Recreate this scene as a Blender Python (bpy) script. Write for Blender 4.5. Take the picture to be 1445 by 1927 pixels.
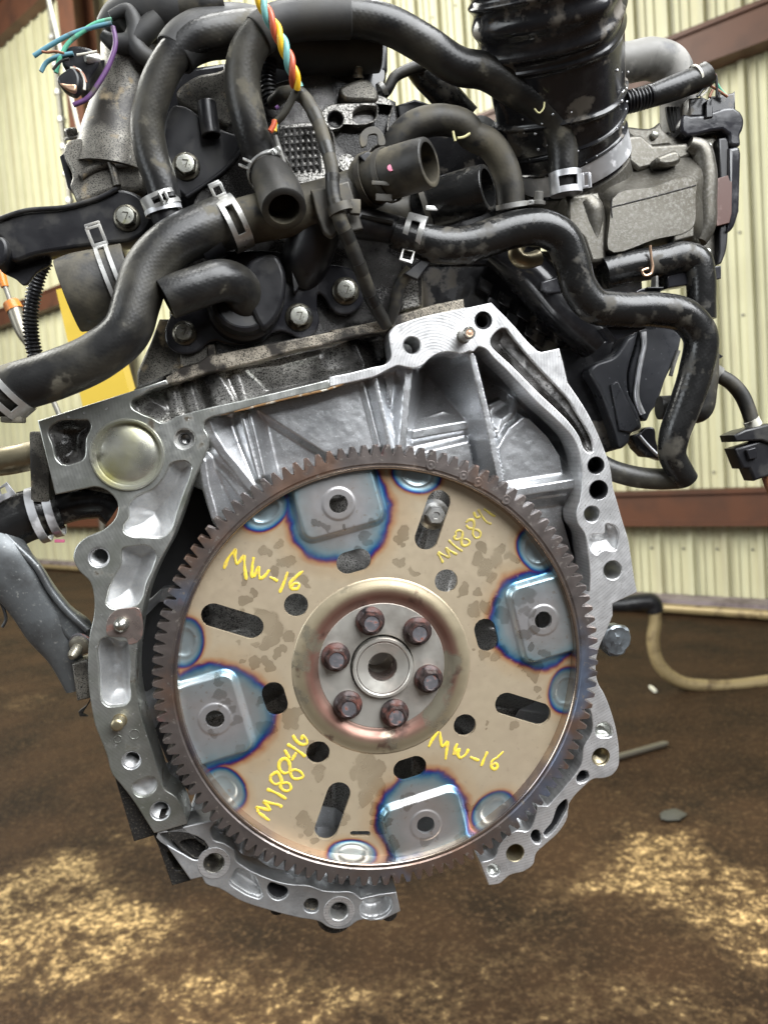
import bpy, bmesh, math, random
import numpy as np
from mathutils import Vector, Matrix
random.seed(7); rng = np.random.default_rng(7)
rad = math.radians
for o in list(bpy.data.objects): bpy.data.objects.remove(o)
scene = bpy.context.scene
COL = scene.collection

# ------------------------------------------------------------------ camera
F, CX, CY = 1450.0, 722.5, 963.5            # focal length and centre, in photo pixels
CAM_H, PITCH, ROLL = 1.6, rad(4.0), 0.075
cam_d = bpy.data.cameras.new('camera'); cam = bpy.data.objects.new('camera', cam_d); COL.objects.link(cam)
fw = Vector((0, math.cos(PITCH), -math.sin(PITCH))); r0 = Vector((1, 0, 0)); u0 = r0.cross(fw)
cr = math.cos(ROLL)*r0 - math.sin(ROLL)*u0; cu = math.sin(ROLL)*r0 + math.cos(ROLL)*u0
CAMM = Matrix((cr, cu, -fw)).transposed().to_4x4(); CAMM.translation = (0, 0, CAM_H)
cam.matrix_world = CAMM
cam_d.sensor_fit = 'VERTICAL'; cam_d.sensor_height = 36; cam_d.sensor_width = 27
cam_d.lens = 36*F/1927; cam_d.clip_start = 0.02; cam_d.clip_end = 200
cam_d.dof.use_dof = True; cam_d.dof.focus_distance = 0.485; cam_d.dof.aperture_fstop = 11
scene.camera = cam

# ------------------------------------------------------------------ light
world = bpy.data.worlds.new('World'); scene.world = world; world.use_nodes = True
bg = world.node_tree.nodes['Background']; bg.inputs[0].default_value = (0.95, 0.97, 1.0, 1); bg.inputs[1].default_value = 0.085
def area(name, loc, target, sx, sy, power, col):
    l = bpy.data.lights.new(name, 'AREA'); l.shape = 'RECTANGLE'; l.size = sx; l.size_y = sy; l.energy = power; l.color = col
    o = bpy.data.objects.new(name, l); COL.objects.link(o)
    o.matrix_world = (Vector(loc)-Vector(target)).to_track_quat('Z', 'Y').to_matrix().to_4x4(); o.location = loc
    return o
area('bay_door_daylight', (1.5, -1.0, 3.7), (0, 0.5, 1.5), 3.0, 2.6, 320, (0.96, 0.98, 1.0))
area('side_door_daylight', (-2.4, -0.9, 2.4), (0, 0.5, 1.5), 1.2, 1.8, 30, (0.92, 0.97, 1.0))
area('siding_fill_light', (-7.5, 5.5, 8.0), (0.5, 9.5, 2.5), 9.0, 6.0, 2050, (1.0, 0.99, 0.92))  # added area lamp to brighten the siding, no skylight is visible
area('overhead_highlight_lamp', (0.1, 0.9, 4.6), (0.0, 0.55, 1.5), 0.5, 2.4, 100, (1.0, 1.0, 0.98))  # added overhead lamp that puts highlights on the hose tops
def shaft(name, loc, target, deg, power):         # spot lamps added for the sunlit patches on the floor, clear of the engine
    l = bpy.data.lights.new(name, 'SPOT'); l.energy = power; l.color = (1.0, .86, .60); l.spot_size = rad(deg); l.spot_blend = .85; l.shadow_soft_size = .03
    o = bpy.data.objects.new(name, l); COL.objects.link(o); o.matrix_world = (Vector(loc)-Vector(target)).to_track_quat('Z', 'Y').to_matrix().to_4x4(); o.location = loc
shaft('floor_sunlight', (-4.0, 4.6, 6.5), (-1.05, 2.25, 0), 11, 1500); shaft('floor_sunlight', (-3.2, 4.6, 6.5), (-.45, 1.85, 0), 10, 1100)
shaft('floor_sunlight', (4.6, 5.4, 6.5), (1.15, 2.75, 0), 12, 1500); shaft('floor_sunlight', (5.0, 4.6, 6.5), (1.65, 2.25, 0), 10, 1100)
scene.view_settings.view_transform = 'Standard'; scene.view_settings.look = 'None'
scene.view_settings.exposure = 0.0; scene.view_settings.gamma = 1.0
scene.render.engine = 'CYCLES'
scene.cycles.max_bounces = 6; scene.cycles.use_denoising = True

# ------------------------------------------------------------------ engine frame: pixels of the photo -> real millimetres
S = 1/3000.0                                 # one photo pixel at the flexplate = 1/3 mm
RE = np.array([[0.99024615, 0.01093573, 0.13889916], [0, 0.99691502, -0.07848853], [-0.13932898, 0.07772296, 0.98719126]])
TE = np.array([-3.07, -290.88, -1450.0]); NE = RE[:, 2]
EW = CAMM @ Matrix.Translation(Vector(TE*S)) @ Matrix([list(r) for r in RE]).to_4x4()
def V(px, py, d=0.0):
    dr = np.array([(px-CX)/F, -(py-CY)/F, -1.0]); t = (d+NE@TE)/(NE@dr)
    return RE.T@(t*dr-TE)
def sc(px, py, d):                            # size of one photo pixel at that depth
    dr = np.array([(px-CX)/F, -(py-CY)/F, -1.0]); return (d+NE@TE)/(NE@dr)/1450.0
CROP = dict(A=(0,0,2.89), B=(400,0,2.89), C=(860,0,2.47), D=(0,360,2.89), E=(400,300,2.89), F=(900,360,2.651), G=(0,700,2.89),
 H=(100,1100,3.2125), I=(300,600,2.89), J=(680,540,2.58), K=(880,1000,2.536), L=(280,820,3.284), M=(700,820,3.284),
 N=(280,1240,3.284), O=(680,1240,3.141), Q=(540,1080,4.014), a=(280,820,5), b=(340,580,5), c=(620,560,5), d=(870,560,5),
 e=(940,420,4.003), f=(1080,0,3.959), g=(1150,440,3.932), h=(0,840,3.854), i=(560,180,3.44), P=(0,0,1), j=(470,1360,9.636), k=(810,930,10.32), l=(790,1360,8.5), m=(400,1010,7.605))
def T(c, s):                                  # 'x y x y' read in an enlarged crop -> photo pixels; '!' marks a sharp corner
    ox, oy, k = CROP[c]; out = []
    w = s.replace(',', ' ').split(); j = 0
    while j < len(w):
        sharp = w[j+1].endswith('!')
        out.append((ox+float(w[j])/k, oy+float(w[j+1].rstrip('!'))/k, sharp)); j += 2
    return out
def loc2(pts, d): return [(V(p[0], p[1], d)[0], V(p[0], p[1], d)[1], (p[2] if len(p) > 2 else False)) for p in pts]

def spline(pts, closed=True, n=5):            # Catmull-Rom through 2D/3D points, sharp flag as last item
    P = np.array([p[:-1] for p in pts], float); sh = [bool(p[-1]) for p in pts]; N = len(P); out = []
    for i in range(N if closed else N-1):
        p0, p1 = P[i], P[(i+1) % N]
        pm = P[(i-1) % N] if (closed or i > 0) else p0; pn = P[(i+2) % N] if (closed or i < N-2) else p1
        L = np.linalg.norm(p1-p0)+1e-9
        def tan(a, b, c):
            l0 = np.linalg.norm(b-a)+1e-9; l1 = np.linalg.norm(c-b)+1e-9
            return ((b-a)/l0*l1+(c-b)/l1*l0)/(l0+l1)*L if l0 > 1e-6 and l1 > 1e-6 else (c-a)*.5
        m0 = (p1-p0) if sh[i] else tan(pm, p0, p1); m1 = (p1-p0) if sh[(i+1) % N] else tan(p0, p1, pn)
        if sh[i] and sh[(i+1) % N]: out.append(p0); continue
        for k in range(n):
            t = k/n; out.append((2*t**3-3*t*t+1)*p0+(t**3-2*t*t+t)*m0+(-2*t**3+3*t*t)*p1+(t**3-t*t)*m1)
    if not closed: out.append(P[-1])
    return np.array(out)

# ------------------------------------------------------------------ things and parts
class Th: pass
def thing(name, label, cat, o=None, group=None, world=False):
    t = Th(); e = bpy.data.objects.new(name, None); COL.objects.link(e); e.empty_display_size = 0.02
    e['label'] = label; e['category'] = cat
    if group: e['group'] = group
    t.e = e; t.world = world
    if world:
        t.o = np.array(o, float); t.k = 1.0; e.location = o
    else:
        t.o = V(*o); t.k = S; e.matrix_world = EW @ Matrix.Translation(Vector(t.o*S))
    return t
def part(t, name, mesh, mat, parent=None, smooth=40, label=None, kind=None):
    v, f = mesh[0], mesh[1]; at = mesh[2] if len(mesh) > 2 else {}
    me = bpy.data.meshes.new(name)
    vv = (np.asarray(v, float)-t.o)*t.k
    me.from_pydata(vv.tolist(), [], [list(map(int, q)) for q in f] if not isinstance(f, np.ndarray) else f.tolist())
    for k, a in at.items():
        a = np.asarray(a, np.float32)
        if a.ndim == 1: A = me.attributes.new(k, 'FLOAT', 'POINT'); A.data.foreach_set('value', a)
        else: A = me.attributes.new(k, 'FLOAT_VECTOR', 'POINT'); A.data.foreach_set('vector', a.ravel())
    me.materials.append(mat); me.update()
    if smooth:
        me.polygons.foreach_set('use_smooth', [True]*len(me.polygons)); me.set_sharp_from_angle(angle=rad(smooth))
    ob = bpy.data.objects.new(name, me); COL.objects.link(ob)
    ob.parent = parent if parent is not None else t.e
    if label: ob['label'] = label
    if kind: ob['kind'] = kind
    return ob
def join(*ms):
    v = []; f = []; n = 0
    for m in ms:
        mv = np.asarray(m[0], float); v.append(mv); f += [[int(i)+n for i in q] for q in m[1]]; n += len(mv)
    return np.concatenate(v), f
def xf(m, M):
    v = np.asarray(m[0], float); M = np.array(M); return (v@M[:3, :3].T+M[:3, 3], m[1]) + tuple(m[2:])

# ------------------------------------------------------------------ shapes (engine-local pixels)
def prism(pts, z0, z1, holes=(), bevel=2.0, n=5, raw=False, res=2):
    """solid plate with holes; pts photo pixels on the front plane z1"""
    cu_ = bpy.data.curves.new('tmp', 'CURVE'); cu_.dimensions = '2D'; cu_.fill_mode = 'BOTH'
    for pl in [pts]+list(holes):
        p = np.array(pl) if raw else (pl if isinstance(pl, np.ndarray) else spline(loc2(pl, z1), True, n))
        s = cu_.splines.new('POLY'); s.points.add(len(p)-1)
        s.points.foreach_set('co', np.c_[p[:, :2], np.zeros(len(p)), np.ones(len(p))].ravel()); s.use_cyclic_u = True
    b = min(bevel, (z1-z0)/2.1)
    cu_.extrude = (z1-z0)/2-b; cu_.bevel_depth = b; cu_.offset = -b; cu_.bevel_resolution = res
    ob = bpy.data.objects.new('tmp', cu_); COL.objects.link(ob)
    dg = bpy.context.evaluated_depsgraph_get(); dg.update(); me = bpy.data.meshes.new_from_object(ob.evaluated_get(dg))
    v = np.empty(len(me.vertices)*3); me.vertices.foreach_get('co', v); v = v.reshape(-1, 3); v[:, 2] += (z0+z1)/2
    f = [list(q.vertices) for q in me.polygons]
    bpy.data.objects.remove(ob); bpy.data.curves.remove(cu_); bpy.data.meshes.remove(me)
    return v, f
def circ(px, py, r, d=0.0, n=28):             # local circle as a hole or outline
    c = V(px, py, d); r = r*sc(px, py, d); a = np.linspace(0, 2*np.pi, n, endpoint=False)
    return np.c_[c[0]+r*np.cos(a), c[1]+r*np.sin(a)]
def frames(C):
    Tn = np.gradient(C, axis=0); Tn /= np.linalg.norm(Tn, axis=1)[:, None]+1e-12
    up = np.array([0, 0, 1.0]) if abs(Tn[0][2]) < .9 else np.array([0, 1.0, 0])
    u = up-Tn[0]*(up@Tn[0]); u /= np.linalg.norm(u); U = []
    for t in Tn:
        u = u-t*(u@t); u /= np.linalg.norm(u); U.append(u)
    U = np.array(U); return Tn, U, np.cross(Tn, U)
def path(pts):                                # [(px,py,d,r)] -> local centre line + radii
    L = []
    for p in pts:
        v = V(*p[:3]); L.append((*v, p[3]*sc(*p[:3]), False))
    s = spline(L, False, 10); return s[:, :3], s[:, 3]
def sweep(C, R, seg=24, sect=None, wall=0, cap=True, flat=1.0, close0=True, close1=True):
    """tube along C; wall>0 leaves open hollow ends"""
    Tn, U, W = frames(C); a = np.linspace(0, 2*np.pi, seg, endpoint=False)
    lens = np.r_[0, np.cumsum(np.linalg.norm(np.diff(C, axis=0), axis=1))]
    def ring(i, r, off=0):
        k = np.array([sect(x, i/(len(C)-1)) for x in a]) if sect else 1.0
        return C[i]+Tn[i]*off+(r*k*np.cos(a)*flat)[:, None]*U[i]+(r*k*np.sin(a))[:, None]*W[i]
    rows = []; tc = []
    def add(i, r, off=0): rows.append(ring(i, r, off)); tc.append(np.c_[a*R[i], np.full(seg, lens[i]+off), np.full(seg, 1.0)])
    n = len(C)
    if wall:
        for j in range(min(n-1, 14), 0, -1): add(j, R[j]-wall)
        add(0, R[0]-wall); add(0, R[0]-1.2, -.0); 
        add(0, R[0], 1.5)
    for i in range(1 if wall else 0, n-1 if wall else n): add(i, R[i])
    if wall:
        add(n-1, R[-1], -1.5); add(n-1, R[-1]-1.2); add(n-1, R[-1]-wall)
        for j in range(n-2, max(0, n-15), -1): add(j, R[j]-wall)
    v = np.concatenate(rows); m = len(rows); f = []
    for i in range(m-1):
        for j in range(seg):
            k = (j+1) % seg; f.append([i*seg+j, i*seg+k, (i+1)*seg+k, (i+1)*seg+j])
    if cap:
        f.append(list(range(seg))[::-1]); f.append([(m-1)*seg+j for j in range(seg)])
    return v, f, {'tc': np.concatenate(tc)}
def tube(pts, seg=24, **k):
    C, R = path(pts); return sweep(C, R, seg, **k)
def basis(ax):
    ax = np.asarray(ax, float); ax = ax/np.linalg.norm(ax)
    h = np.array([0, 1.0, 0]) if abs(ax[1]) < .9 else np.array([1.0, 0, 0])
    x = np.cross(h, ax); x /= np.linalg.norm(x); return x, np.cross(ax, x), ax
def lathe(prof, c=(0, 0, 0), ax=(0, 0, 1), seg=32, fn=None, rot=0, cap0=True):
    """profile [(r,z)] turned about axis through local point c"""
    x, y, z = basis(ax); a = np.linspace(0, 2*np.pi, seg, endpoint=False)+rot; v = []; f = []
    for i, (r, h) in enumerate(prof):
        rr = r*(np.array([fn(t, i) for t in a]) if fn else 1)
        v.append(np.asarray(c)+(rr*np.cos(a))[:, None]*x+(rr*np.sin(a))[:, None]*y+h*z)
    for i in range(len(prof)-1):
        for j in range(seg):
            k = (j+1) % seg; f.append([i*seg+j, i*seg+k, (i+1)*seg+k, (i+1)*seg+j])
    m = len(prof)
    if prof[-1][0] > 1e-6: f.append([(m-1)*seg+j for j in range(seg)])
    if cap0 and prof[0][0] > 1e-6: f.append(list(range(seg))[::-1])
    return np.concatenate(v), f
def box(c, sx, sy, sz, ax=None, b=1.0):
    """bevelled box; ax = 3 column axes"""
    bm = bmesh.new(); bmesh.ops.create_cube(bm, size=1.0)
    for q in bm.verts: q.co = Vector((q.co.x*sx, q.co.y*sy, q.co.z*sz))
    if b: bmesh.ops.bevel(bm, geom=bm.edges[:], offset=b, segments=2, affect='EDGES', profile=.6)
    v = np.array([q.co[:] for q in bm.verts]); f = [[q.index for q in p.verts] for p in bm.faces]; bm.free()
    if ax is not None: v = v@np.array(ax)
    return v+np.asarray(c), f
# signed distances on arrays (negative inside)
def sdpoly(X, Y, poly):
    poly = np.asarray(poly)[:, :2]; d = np.full(X.shape, 1e18); s = np.ones(X.shape); n = len(poly)
    for i in range(n):
        a, b = poly[i], poly[i-1]; e = b-a; wx, wy = X-a[0], Y-a[1]
        t = np.clip((wx*e[0]+wy*e[1])/(e@e+1e-12), 0, 1); d = np.minimum(d, (wx-e[0]*t)**2+(wy-e[1]*t)**2)
        c1 = Y >= a[1]; c2 = Y < b[1]; c3 = e[0]*wy > e[1]*wx
        al = (c1 & c2 & c3) | (~c1 & ~c2 & ~c3); s = np.where(al, -s, s)
    return s*np.sqrt(d)
def sdline(X, Y, pts):
    d = np.full(X.shape, 1e9); tt = np.zeros(X.shape); n = len(pts)-1
    for i in range(n):
        a, b = np.array(pts[i][:2]), np.array(pts[i+1][:2]); e = b-a
        t = np.clip(((X-a[0])*e[0]+(Y-a[1])*e[1])/(e@e+1e-12), 0, 1); q = np.hypot(X-a[0]-e[0]*t, Y-a[1]-e[1]*t)
        tt = np.where(q < d, (i+t)/n, tt); d = np.minimum(d, q)
    return d, tt
def sstep(a, b, x): t = np.clip((x-a)/(b-a), 0, 1); return t*t*(3-2*t)
def smax(a, b, k): h = np.clip(.5+.5*(a-b)/k, 0, 1); return b*(1-h)+a*h+k*h*(1-h)
_G = rng.random((256, 256))
def vnoise(x, y):
    xi = np.floor(x).astype(int); yi = np.floor(y).astype(int); fx = x-xi; fy = y-yi
    fx = fx*fx*(3-2*fx); fy = fy*fy*(3-2*fy); g = lambda i, j: _G[i & 255, j & 255]
    return (g(xi, yi)*(1-fx)+g(xi+1, yi)*fx)*(1-fy)+(g(xi, yi+1)*(1-fx)+g(xi+1, yi+1)*fx)*fy
def fbm(x, y, o=4):
    s = 0; a = .5
    for k in range(o): s = s+a*vnoise(x*2**k+17*k, y*2**k+31*k); a *= .5
    return s
def relief(x0, x1, y0, y1, step, hf, mask=None, skirt=0, attrs=None):
    """casting surface: height field with its outline snapped to mask=0 and a skirt wall behind the edge"""
    xs = np.arange(x0, x1+step, step); ys = np.arange(y0, y1+step, step); X, Y = np.meshgrid(xs, ys); ny, nx = X.shape
    keep = np.ones(X.shape, bool)
    if mask is not None:
        m = mask(X, Y)
        for _ in range(2):
            e = .3; gx = (mask(X+e, Y)-mask(X-e, Y))/(2*e); gy = (mask(X, Y+e)-mask(X, Y-e))/(2*e); g2 = gx*gx+gy*gy+1e-6
            near = np.abs(m) < .62*step
            X = np.where(near, X-m*gx/g2, X); Y = np.where(near, Y-m*gy/g2, Y); m = np.where(near, mask(X, Y), m)
        keep = m < .2*step
    Z = hf(X, Y); idx = np.arange(nx*ny).reshape(ny, nx)
    q = np.stack([idx[:-1, :-1], idx[:-1, 1:], idx[1:, 1:], idx[1:, :-1]], -1).reshape(-1, 4)
    q = q[keep.ravel()[q].all(1)]
    used = np.unique(q); mp = -np.ones(nx*ny, int); mp[used] = np.arange(len(used)); q = mp[q]
    v = np.c_[X.ravel(), Y.ravel(), Z.ravel()][used]
    if skirt:
        e = np.concatenate([q[:, [i, (i+1) % 4]] for i in range(4)]); key = e[:, 0]*10**7+e[:, 1]; rev = e[:, 1]*10**7+e[:, 0]
        bd = e[~np.isin(key, rev)]; bv = np.unique(bd); m2 = -np.ones(len(v), int); m2[bv] = len(v)+np.arange(len(bv))
        lv = v[bv].copy(); lv[:, 2] -= skirt; v = np.r_[v, lv]
        q = np.r_[q, np.c_[bd[:, 1], bd[:, 0], m2[bd[:, 0]], m2[bd[:, 1]]]]
    at = {k: fn(v[:, 0], v[:, 1]) for k, fn in (attrs or {}).items()}
    return v, q, at

# ------------------------------------------------------------------ materials
def mat(name, base, metal=0.0, rough=0.5, layers=(), bump=(), rvar=0.0, rscale=120, coat=0.0, spec=0.5, extra=None):
    """layers: (colour, noise scale, low, high, rough or None, metal or None, detail); bump: (scale, strength, detail)"""
    m = bpy.data.materials.new(name); m.use_nodes = True; nt = m.node_tree; N = nt.nodes; K = nt.links.new
    b = N['Principled BSDF']; co = N.new('ShaderNodeTexCoord').outputs['Object']
    def noise(s, det=4, src=co, rg=.55):
        n = N.new('ShaderNodeTexNoise'); n.inputs['Scale'].default_value = s; n.inputs['Detail'].default_value = det; n.inputs['Roughness'].default_value = rg
        K(src, n.inputs['Vector']); return n.outputs['Fac']
    def val(x): v = N.new('ShaderNodeValue'); v.outputs[0].default_value = x; return v.outputs[0]
    def rng_(src, lo, hi, a=0, c=1):
        r = N.new('ShaderNodeMapRange'); r.inputs[1].default_value = lo; r.inputs[2].default_value = hi; r.inputs[3].default_value = a; r.inputs[4].default_value = c
        K(src, r.inputs[0]); return r.outputs[0]
    def mixc(f, a, c):
        x = N.new('ShaderNodeMix'); x.data_type = 'RGBA'; K(f, x.inputs[0]); K(a, x.inputs[6]); K(c, x.inputs[7]); return x.outputs[2]
    def mixf(f, a, c):
        x = N.new('ShaderNodeMix'); K(f, x.inputs[0]); K(a, x.inputs[2]); K(c, x.inputs[3]); return x.outputs[0]
    def rgb(c): r = N.new('ShaderNodeRGB'); r.outputs[0].default_value = (*c, 1); return r.outputs[0]
    col, rg, me = rgb(base), val(rough), val(metal)
    if rvar:
        rg = rng_(noise(rscale, 5), .3, .7, max(.03, rough-rvar), min(1, rough+rvar))
    x = {'N': N, 'K': K, 'co': co, 'noise': noise, 'rng': rng_, 'mixc': mixc, 'mixf': mixf, 'rgb': rgb, 'val': val, 'b': b}
    if extra: col, rg, me = extra(x, col, rg, me)
    for L in layers:
        c, s, lo, hi = L[:4]; r_ = L[4] if len(L) > 4 else None; m_ = L[5] if len(L) > 5 else None
        fac = rng_(noise(s, L[6] if len(L) > 6 else 5), lo, hi)
        col = mixc(fac, col, rgb(c))
        if r_ is not None: rg = mixf(fac, rg, val(r_))
        if m_ is not None: me = mixf(fac, me, val(m_))
    K(col, b.inputs['Base Color']); K(rg, b.inputs['Roughness']); K(me, b.inputs['Metallic'])
    b.inputs['Coat Weight'].default_value = coat; b.inputs['Coat Roughness'].default_value = .12
    b.inputs['Specular IOR Level'].default_value = spec
    prev = x.get('nrm')
    for s, st, det in bump:
        bp = N.new('ShaderNodeBump'); bp.inputs['Strength'].default_value = st; bp.inputs['Distance'].default_value = .0004
        K(noise(s, det) if not isinstance(s, str) else x[s], bp.inputs['Height'])
        if prev is not None: K(prev, bp.inputs['Normal'])
        prev = bp.outputs[0]
    if prev is not None: K(prev, b.inputs['Normal'])
    return m
def machined(x, col, rg, me):                 # faint cutter arcs left by a face mill
    N, K = x['N'], x['K']
    mp = N.new('ShaderNodeMapping'); mp.inputs['Location'].default_value = (-.03, -.372, 0); K(x['co'], mp.inputs[0])
    w = N.new('ShaderNodeTexWave'); w.wave_type = 'RINGS'; w.rings_direction = 'Z'; w.inputs['Scale'].default_value = 165; w.inputs['Distortion'].default_value = 1.4
    w.inputs['Detail'].default_value = 1; w.inputs['Detail Scale'].default_value = .3; K(mp.outputs[0], w.inputs[0])
    x['arc'] = w.outputs['Fac']; return x['mixc'](x['rng'](w.outputs['Fac'], .45, 1, 0, .22), col, x['rgb']((.33, .33, .34))), rg, me
def tcwave(x, col, rg, me):                   # fabric braid showing through the rubber, along the hose
    N, K = x['N'], x['K']
    a = N.new('ShaderNodeAttribute'); a.attribute_name = 'tc'
    wv = []
    for rz in (.75, -.75):
        mp = N.new('ShaderNodeMapping'); mp.inputs['Rotation'].default_value = (0, 0, rz); mp.inputs['Scale'].default_value = (.1, .1, .1); K(a.outputs['Vector'], mp.inputs[0])
        w = N.new('ShaderNodeTexWave'); w.inputs['Scale'].default_value = .42; w.inputs['Distortion'].default_value = 1.2; w.inputs['Detail Scale'].default_value = 2; K(mp.outputs[0], w.inputs[0]); wv.append(w.outputs['Fac'])
    m_ = N.new('ShaderNodeMath'); m_.operation = 'MULTIPLY'; K(wv[0], m_.inputs[0]); K(wv[1], m_.inputs[1])
    x['braid'] = m_.outputs[0]; return col, rg, me
M = {}
M['cast'] = mat('cast_aluminium', (.56, .56, .555), .82, .50, [((.36, .37, .38), 55, .5, .75, .5, None, 6), ((.50, .51, .52), 700, .5, .62, None, None, 2)], [(1500, .10, 2), (260, .12, 3)], .09, 90)
M['castin'] = mat('cast_aluminium_clean', (.62, .63, .645), .92, .35, [((.58, .58, .58), 26, .48, .72, .36, None, 4), ((.40, .42, .42), 140, .60, .74, .42, None, 6), ((.85, .87, .9), 900, .58, .68, None, None, 2)], [(1700, .16, 2), (150, .06, 3)], .06, 60)
M['mach'] = mat('machined_aluminium', (.86, .86, .86), .78, .36, [((.40, .40, .40), 60, .55, .8, .5, None, 6), ((.30, .29, .27), 900, .66, .72, .6, None, 2)], [('arc', .06, 0), (700, .08, 3)], .08, 150, extra=machined)
M['machd'] = mat('stained_machined_aluminium', (.62, .61, .55), .85, .40, [((.33, .31, .24), 45, .48, .7, .55, .5, 6), ((.12, .09, .06), 130, .63, .72, .6, .2, 6), ((.85, .85, .8), 420, .66, .72, .2, None, 2)], [('arc', .06, 0), (500, .10, 3)], .1, 150, extra=machined)
M['machg'] = mat('wet_machined_aluminium', (.52, .53, .50), .85, .35, [((.24, .25, .21), 34, .42, .68, .3, .7, 6), ((.09, .075, .055), 75, .60, .70, .5, .3, 7), ((.8, .82, .8), 380, .68, .73, .15, None, 2)], [('arc', .05, 0), (600, .08, 3)], .1, 150, extra=machined)
M['oily'] = mat('oily_cast_aluminium', (.36, .35, .34), .8, .26, [((.010, .009, .008), 28, .38, .54, .18, .2, 7), ((.02, .018, .016), 1300, .47, .60, .35, .2, 3)], [(900, .16, 3), (150, .2, 3)], .12, 60)
M['dirty'] = mat('dirty_cast_aluminium', (.27, .255, .22), .65, .45, [((.035, .031, .026), 34, .42, .62, .4, .2, 8), ((.02, .018, .016), 1300, .50, .62, .5, .1, 3), ((.30, .24, .15), 90, .58, .7, .7, .1, 5)], [(800, .18, 3), (120, .2, 4)], .12, 70)
M['deck'] = mat('grimy_deck_edge', (.46, .41, .33), .5, .45, [((.035, .030, .026), 52, .44, .56, .35, .2, 9), ((.03, .025, .02), 1300, .50, .62, .6, .1, 3), ((.62, .56, .46), 90, .60, .70, .5, .6, 5)], [(700, .25, 3), (120, .2, 3)], .1, 70)
M['groove'] = mat('oily_recess_and_shaded_cavity', (.40, .39, .37), .75, .36, [((.012, .011, .010), 26, .50, .66, .22, .2, 6), ((.02, .018, .016), 1100, .49, .60, .4, .1, 3)], [(900, .2, 3), (120, .1, 3)], .1, 70)  # oily groove colour, reused as painted shade behind the flexplate
M['rustdirt'] = mat('rusty_dirt_line', (.30, .17, .07), .1, .7, [((.70, .66, .55), 120, .52, .60, .6, None, 6), ((.03, .022, .015), 160, .56, .64, .7, None, 5)], [(600, .6, 3)])
M['speck'] = mat('speckled_head_casting', (.50, .485, .45), .65, .45, [((.05, .046, .04), 900, .44, .60, .4, .2, 4), ((.05, .045, .04), 40, .60, .74, .35, .3, 6)], [(500, .25, 3)], .1, 80)
M['black'] = mat('black_plastic', (.012, .012, .014), 0, .36, [((.035, .033, .029), 60, .52, .72, .6, None, 6)], [(900, .06, 3)], .1, 80)
M['wetblack'] = mat('wet_black_plastic', (.016, .016, .018), 0, .22, [((.13, .115, .095), 34, .555, .60, .62, None, 6), ((.03, .03, .032), 120, .5, .7, .1, None, 4)], [(60, .12, 4)], .14, 50)
M['oilblack'] = mat('oily_black_plastic', (.020, .020, .024), 0, .16, [((.06, .06, .065), 40, .5, .72, .35, None, 5)], [(45, .25, 4), (400, .05, 2)], .1, 40)
M['void'] = mat('shade_black_casting', (.022, .022, .024), .2, .55, [], [(300, .1, 3)], .1)  # near-black colour stands in for shade deep in gaps and holes
M['rubber'] = mat('black_rubber_hose', (.013, .013, .013), 0, .33, [((.068, .062, .046), 24, .44, .74, .62, None, 8), ((.11, .10, .075), 48, .62, .68, .85, None, 7)], [('braid', .10, 0), (420, .10, 3)], .08, 70, extra=tcwave)
M['dusty'] = mat('dusty_rubber_hose', (.018, .017, .015), 0, .50, [((.14, .122, .082), 26, .44, .74, .85, None, 8), ((.02, .02, .02), 60, .58, .66, .5, None, 6)], [('braid', .08, 0), (380, .14, 3)], .08, 70, extra=tcwave)
M['muddy'] = mat('mud_marked_rubber', (.013, .013, .013), 0, .26, [((.070, .063, .05), 60, .54, .66, .75, None, 9), ((.012, .012, .012), 90, .52, .6, .2, None, 5)], [('braid', .10, 0), (300, .12, 3)], .1, 70, extra=tcwave)
M['sleeve'] = mat('foam_sleeve', (.022, .022, .022), 0, .55, [((.048, .045, .038), 26, .45, .7, .7, None, 5)], [(500, .10, 3)], .06)
M['zinc'] = mat('zinc_spring_steel', (.60, .60, .58), .75, .36, [((.30, .28, .24), 80, .50, .72, .55, .4, 6), ((.85, .85, .84), 150, .6, .75, .25, None, 4)], [(700, .1, 3)], .1, 120)
M['bandal'] = mat('wide_band_clamp_steel', (.70, .71, .73), .7, .42, [((.88, .88, .9), 60, .56, .62, .5, .3, 6), ((.4, .4, .41), 40, .5, .7, .3, None, 4)], [(300, .08, 3)], .1, 100)
M['dullclamp'] = mat('dusty_black_clamp', (.075, .07, .06), .3, .55, [((.16, .14, .10), 60, .5, .7, .8, 0, 5)], [(600, .1, 3)], .08)
M['bolt'] = mat('zinc_bolt_head', (.62, .62, .55), .85, .30, [((.20, .20, .12), 120, .56, .72, .5, .4, 6), ((.85, .85, .80), 300, .60, .7, .25, None, 3)], [(900, .08, 2)], .08, 200)
M['boltd'] = mat('oily_bolt_flange', (.16, .15, .12), .8, .35, [((.02, .02, .018), 110, .5, .64, .3, .3, 6), ((.6, .6, .5), 260, .62, .7, .3, .9, 4)], [(700, .12, 3)], .1, 150)
M['rust'] = mat('rusted_bolt_steel', (.048, .032, .030), .35, .46, [((.10, .034, .024), 95, .48, .66, .65, .15, 6), ((.035, .032, .034), 140, .5, .66, .3, .7, 5)], [(700, .25, 4)], .1, 150)
M['rusttop'] = mat('worn_bolt_top', (.34, .34, .37), .8, .36, [((.24, .09, .06), 260, .52, .66, .6, .2, 5)], [(900, .2, 3)], .1, 250)
M['steelhub'] = mat('brushed_hub_steel', (.56, .54, .49), .65, .38, [((.36, .33, .29), 38, .48, .72, .34, None, 5), ((.62, .56, .50), 60, .55, .75, .42, None, 5)], [(900, .05, 2)], .08, 120)
M['hubtan'] = mat('rust_filmed_steel', (.40, .33, .30), .8, .30, [((.24, .085, .055), 120, .55, .72, .5, .4, 6)], [(900, .05, 3)], .08, 150)
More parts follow.
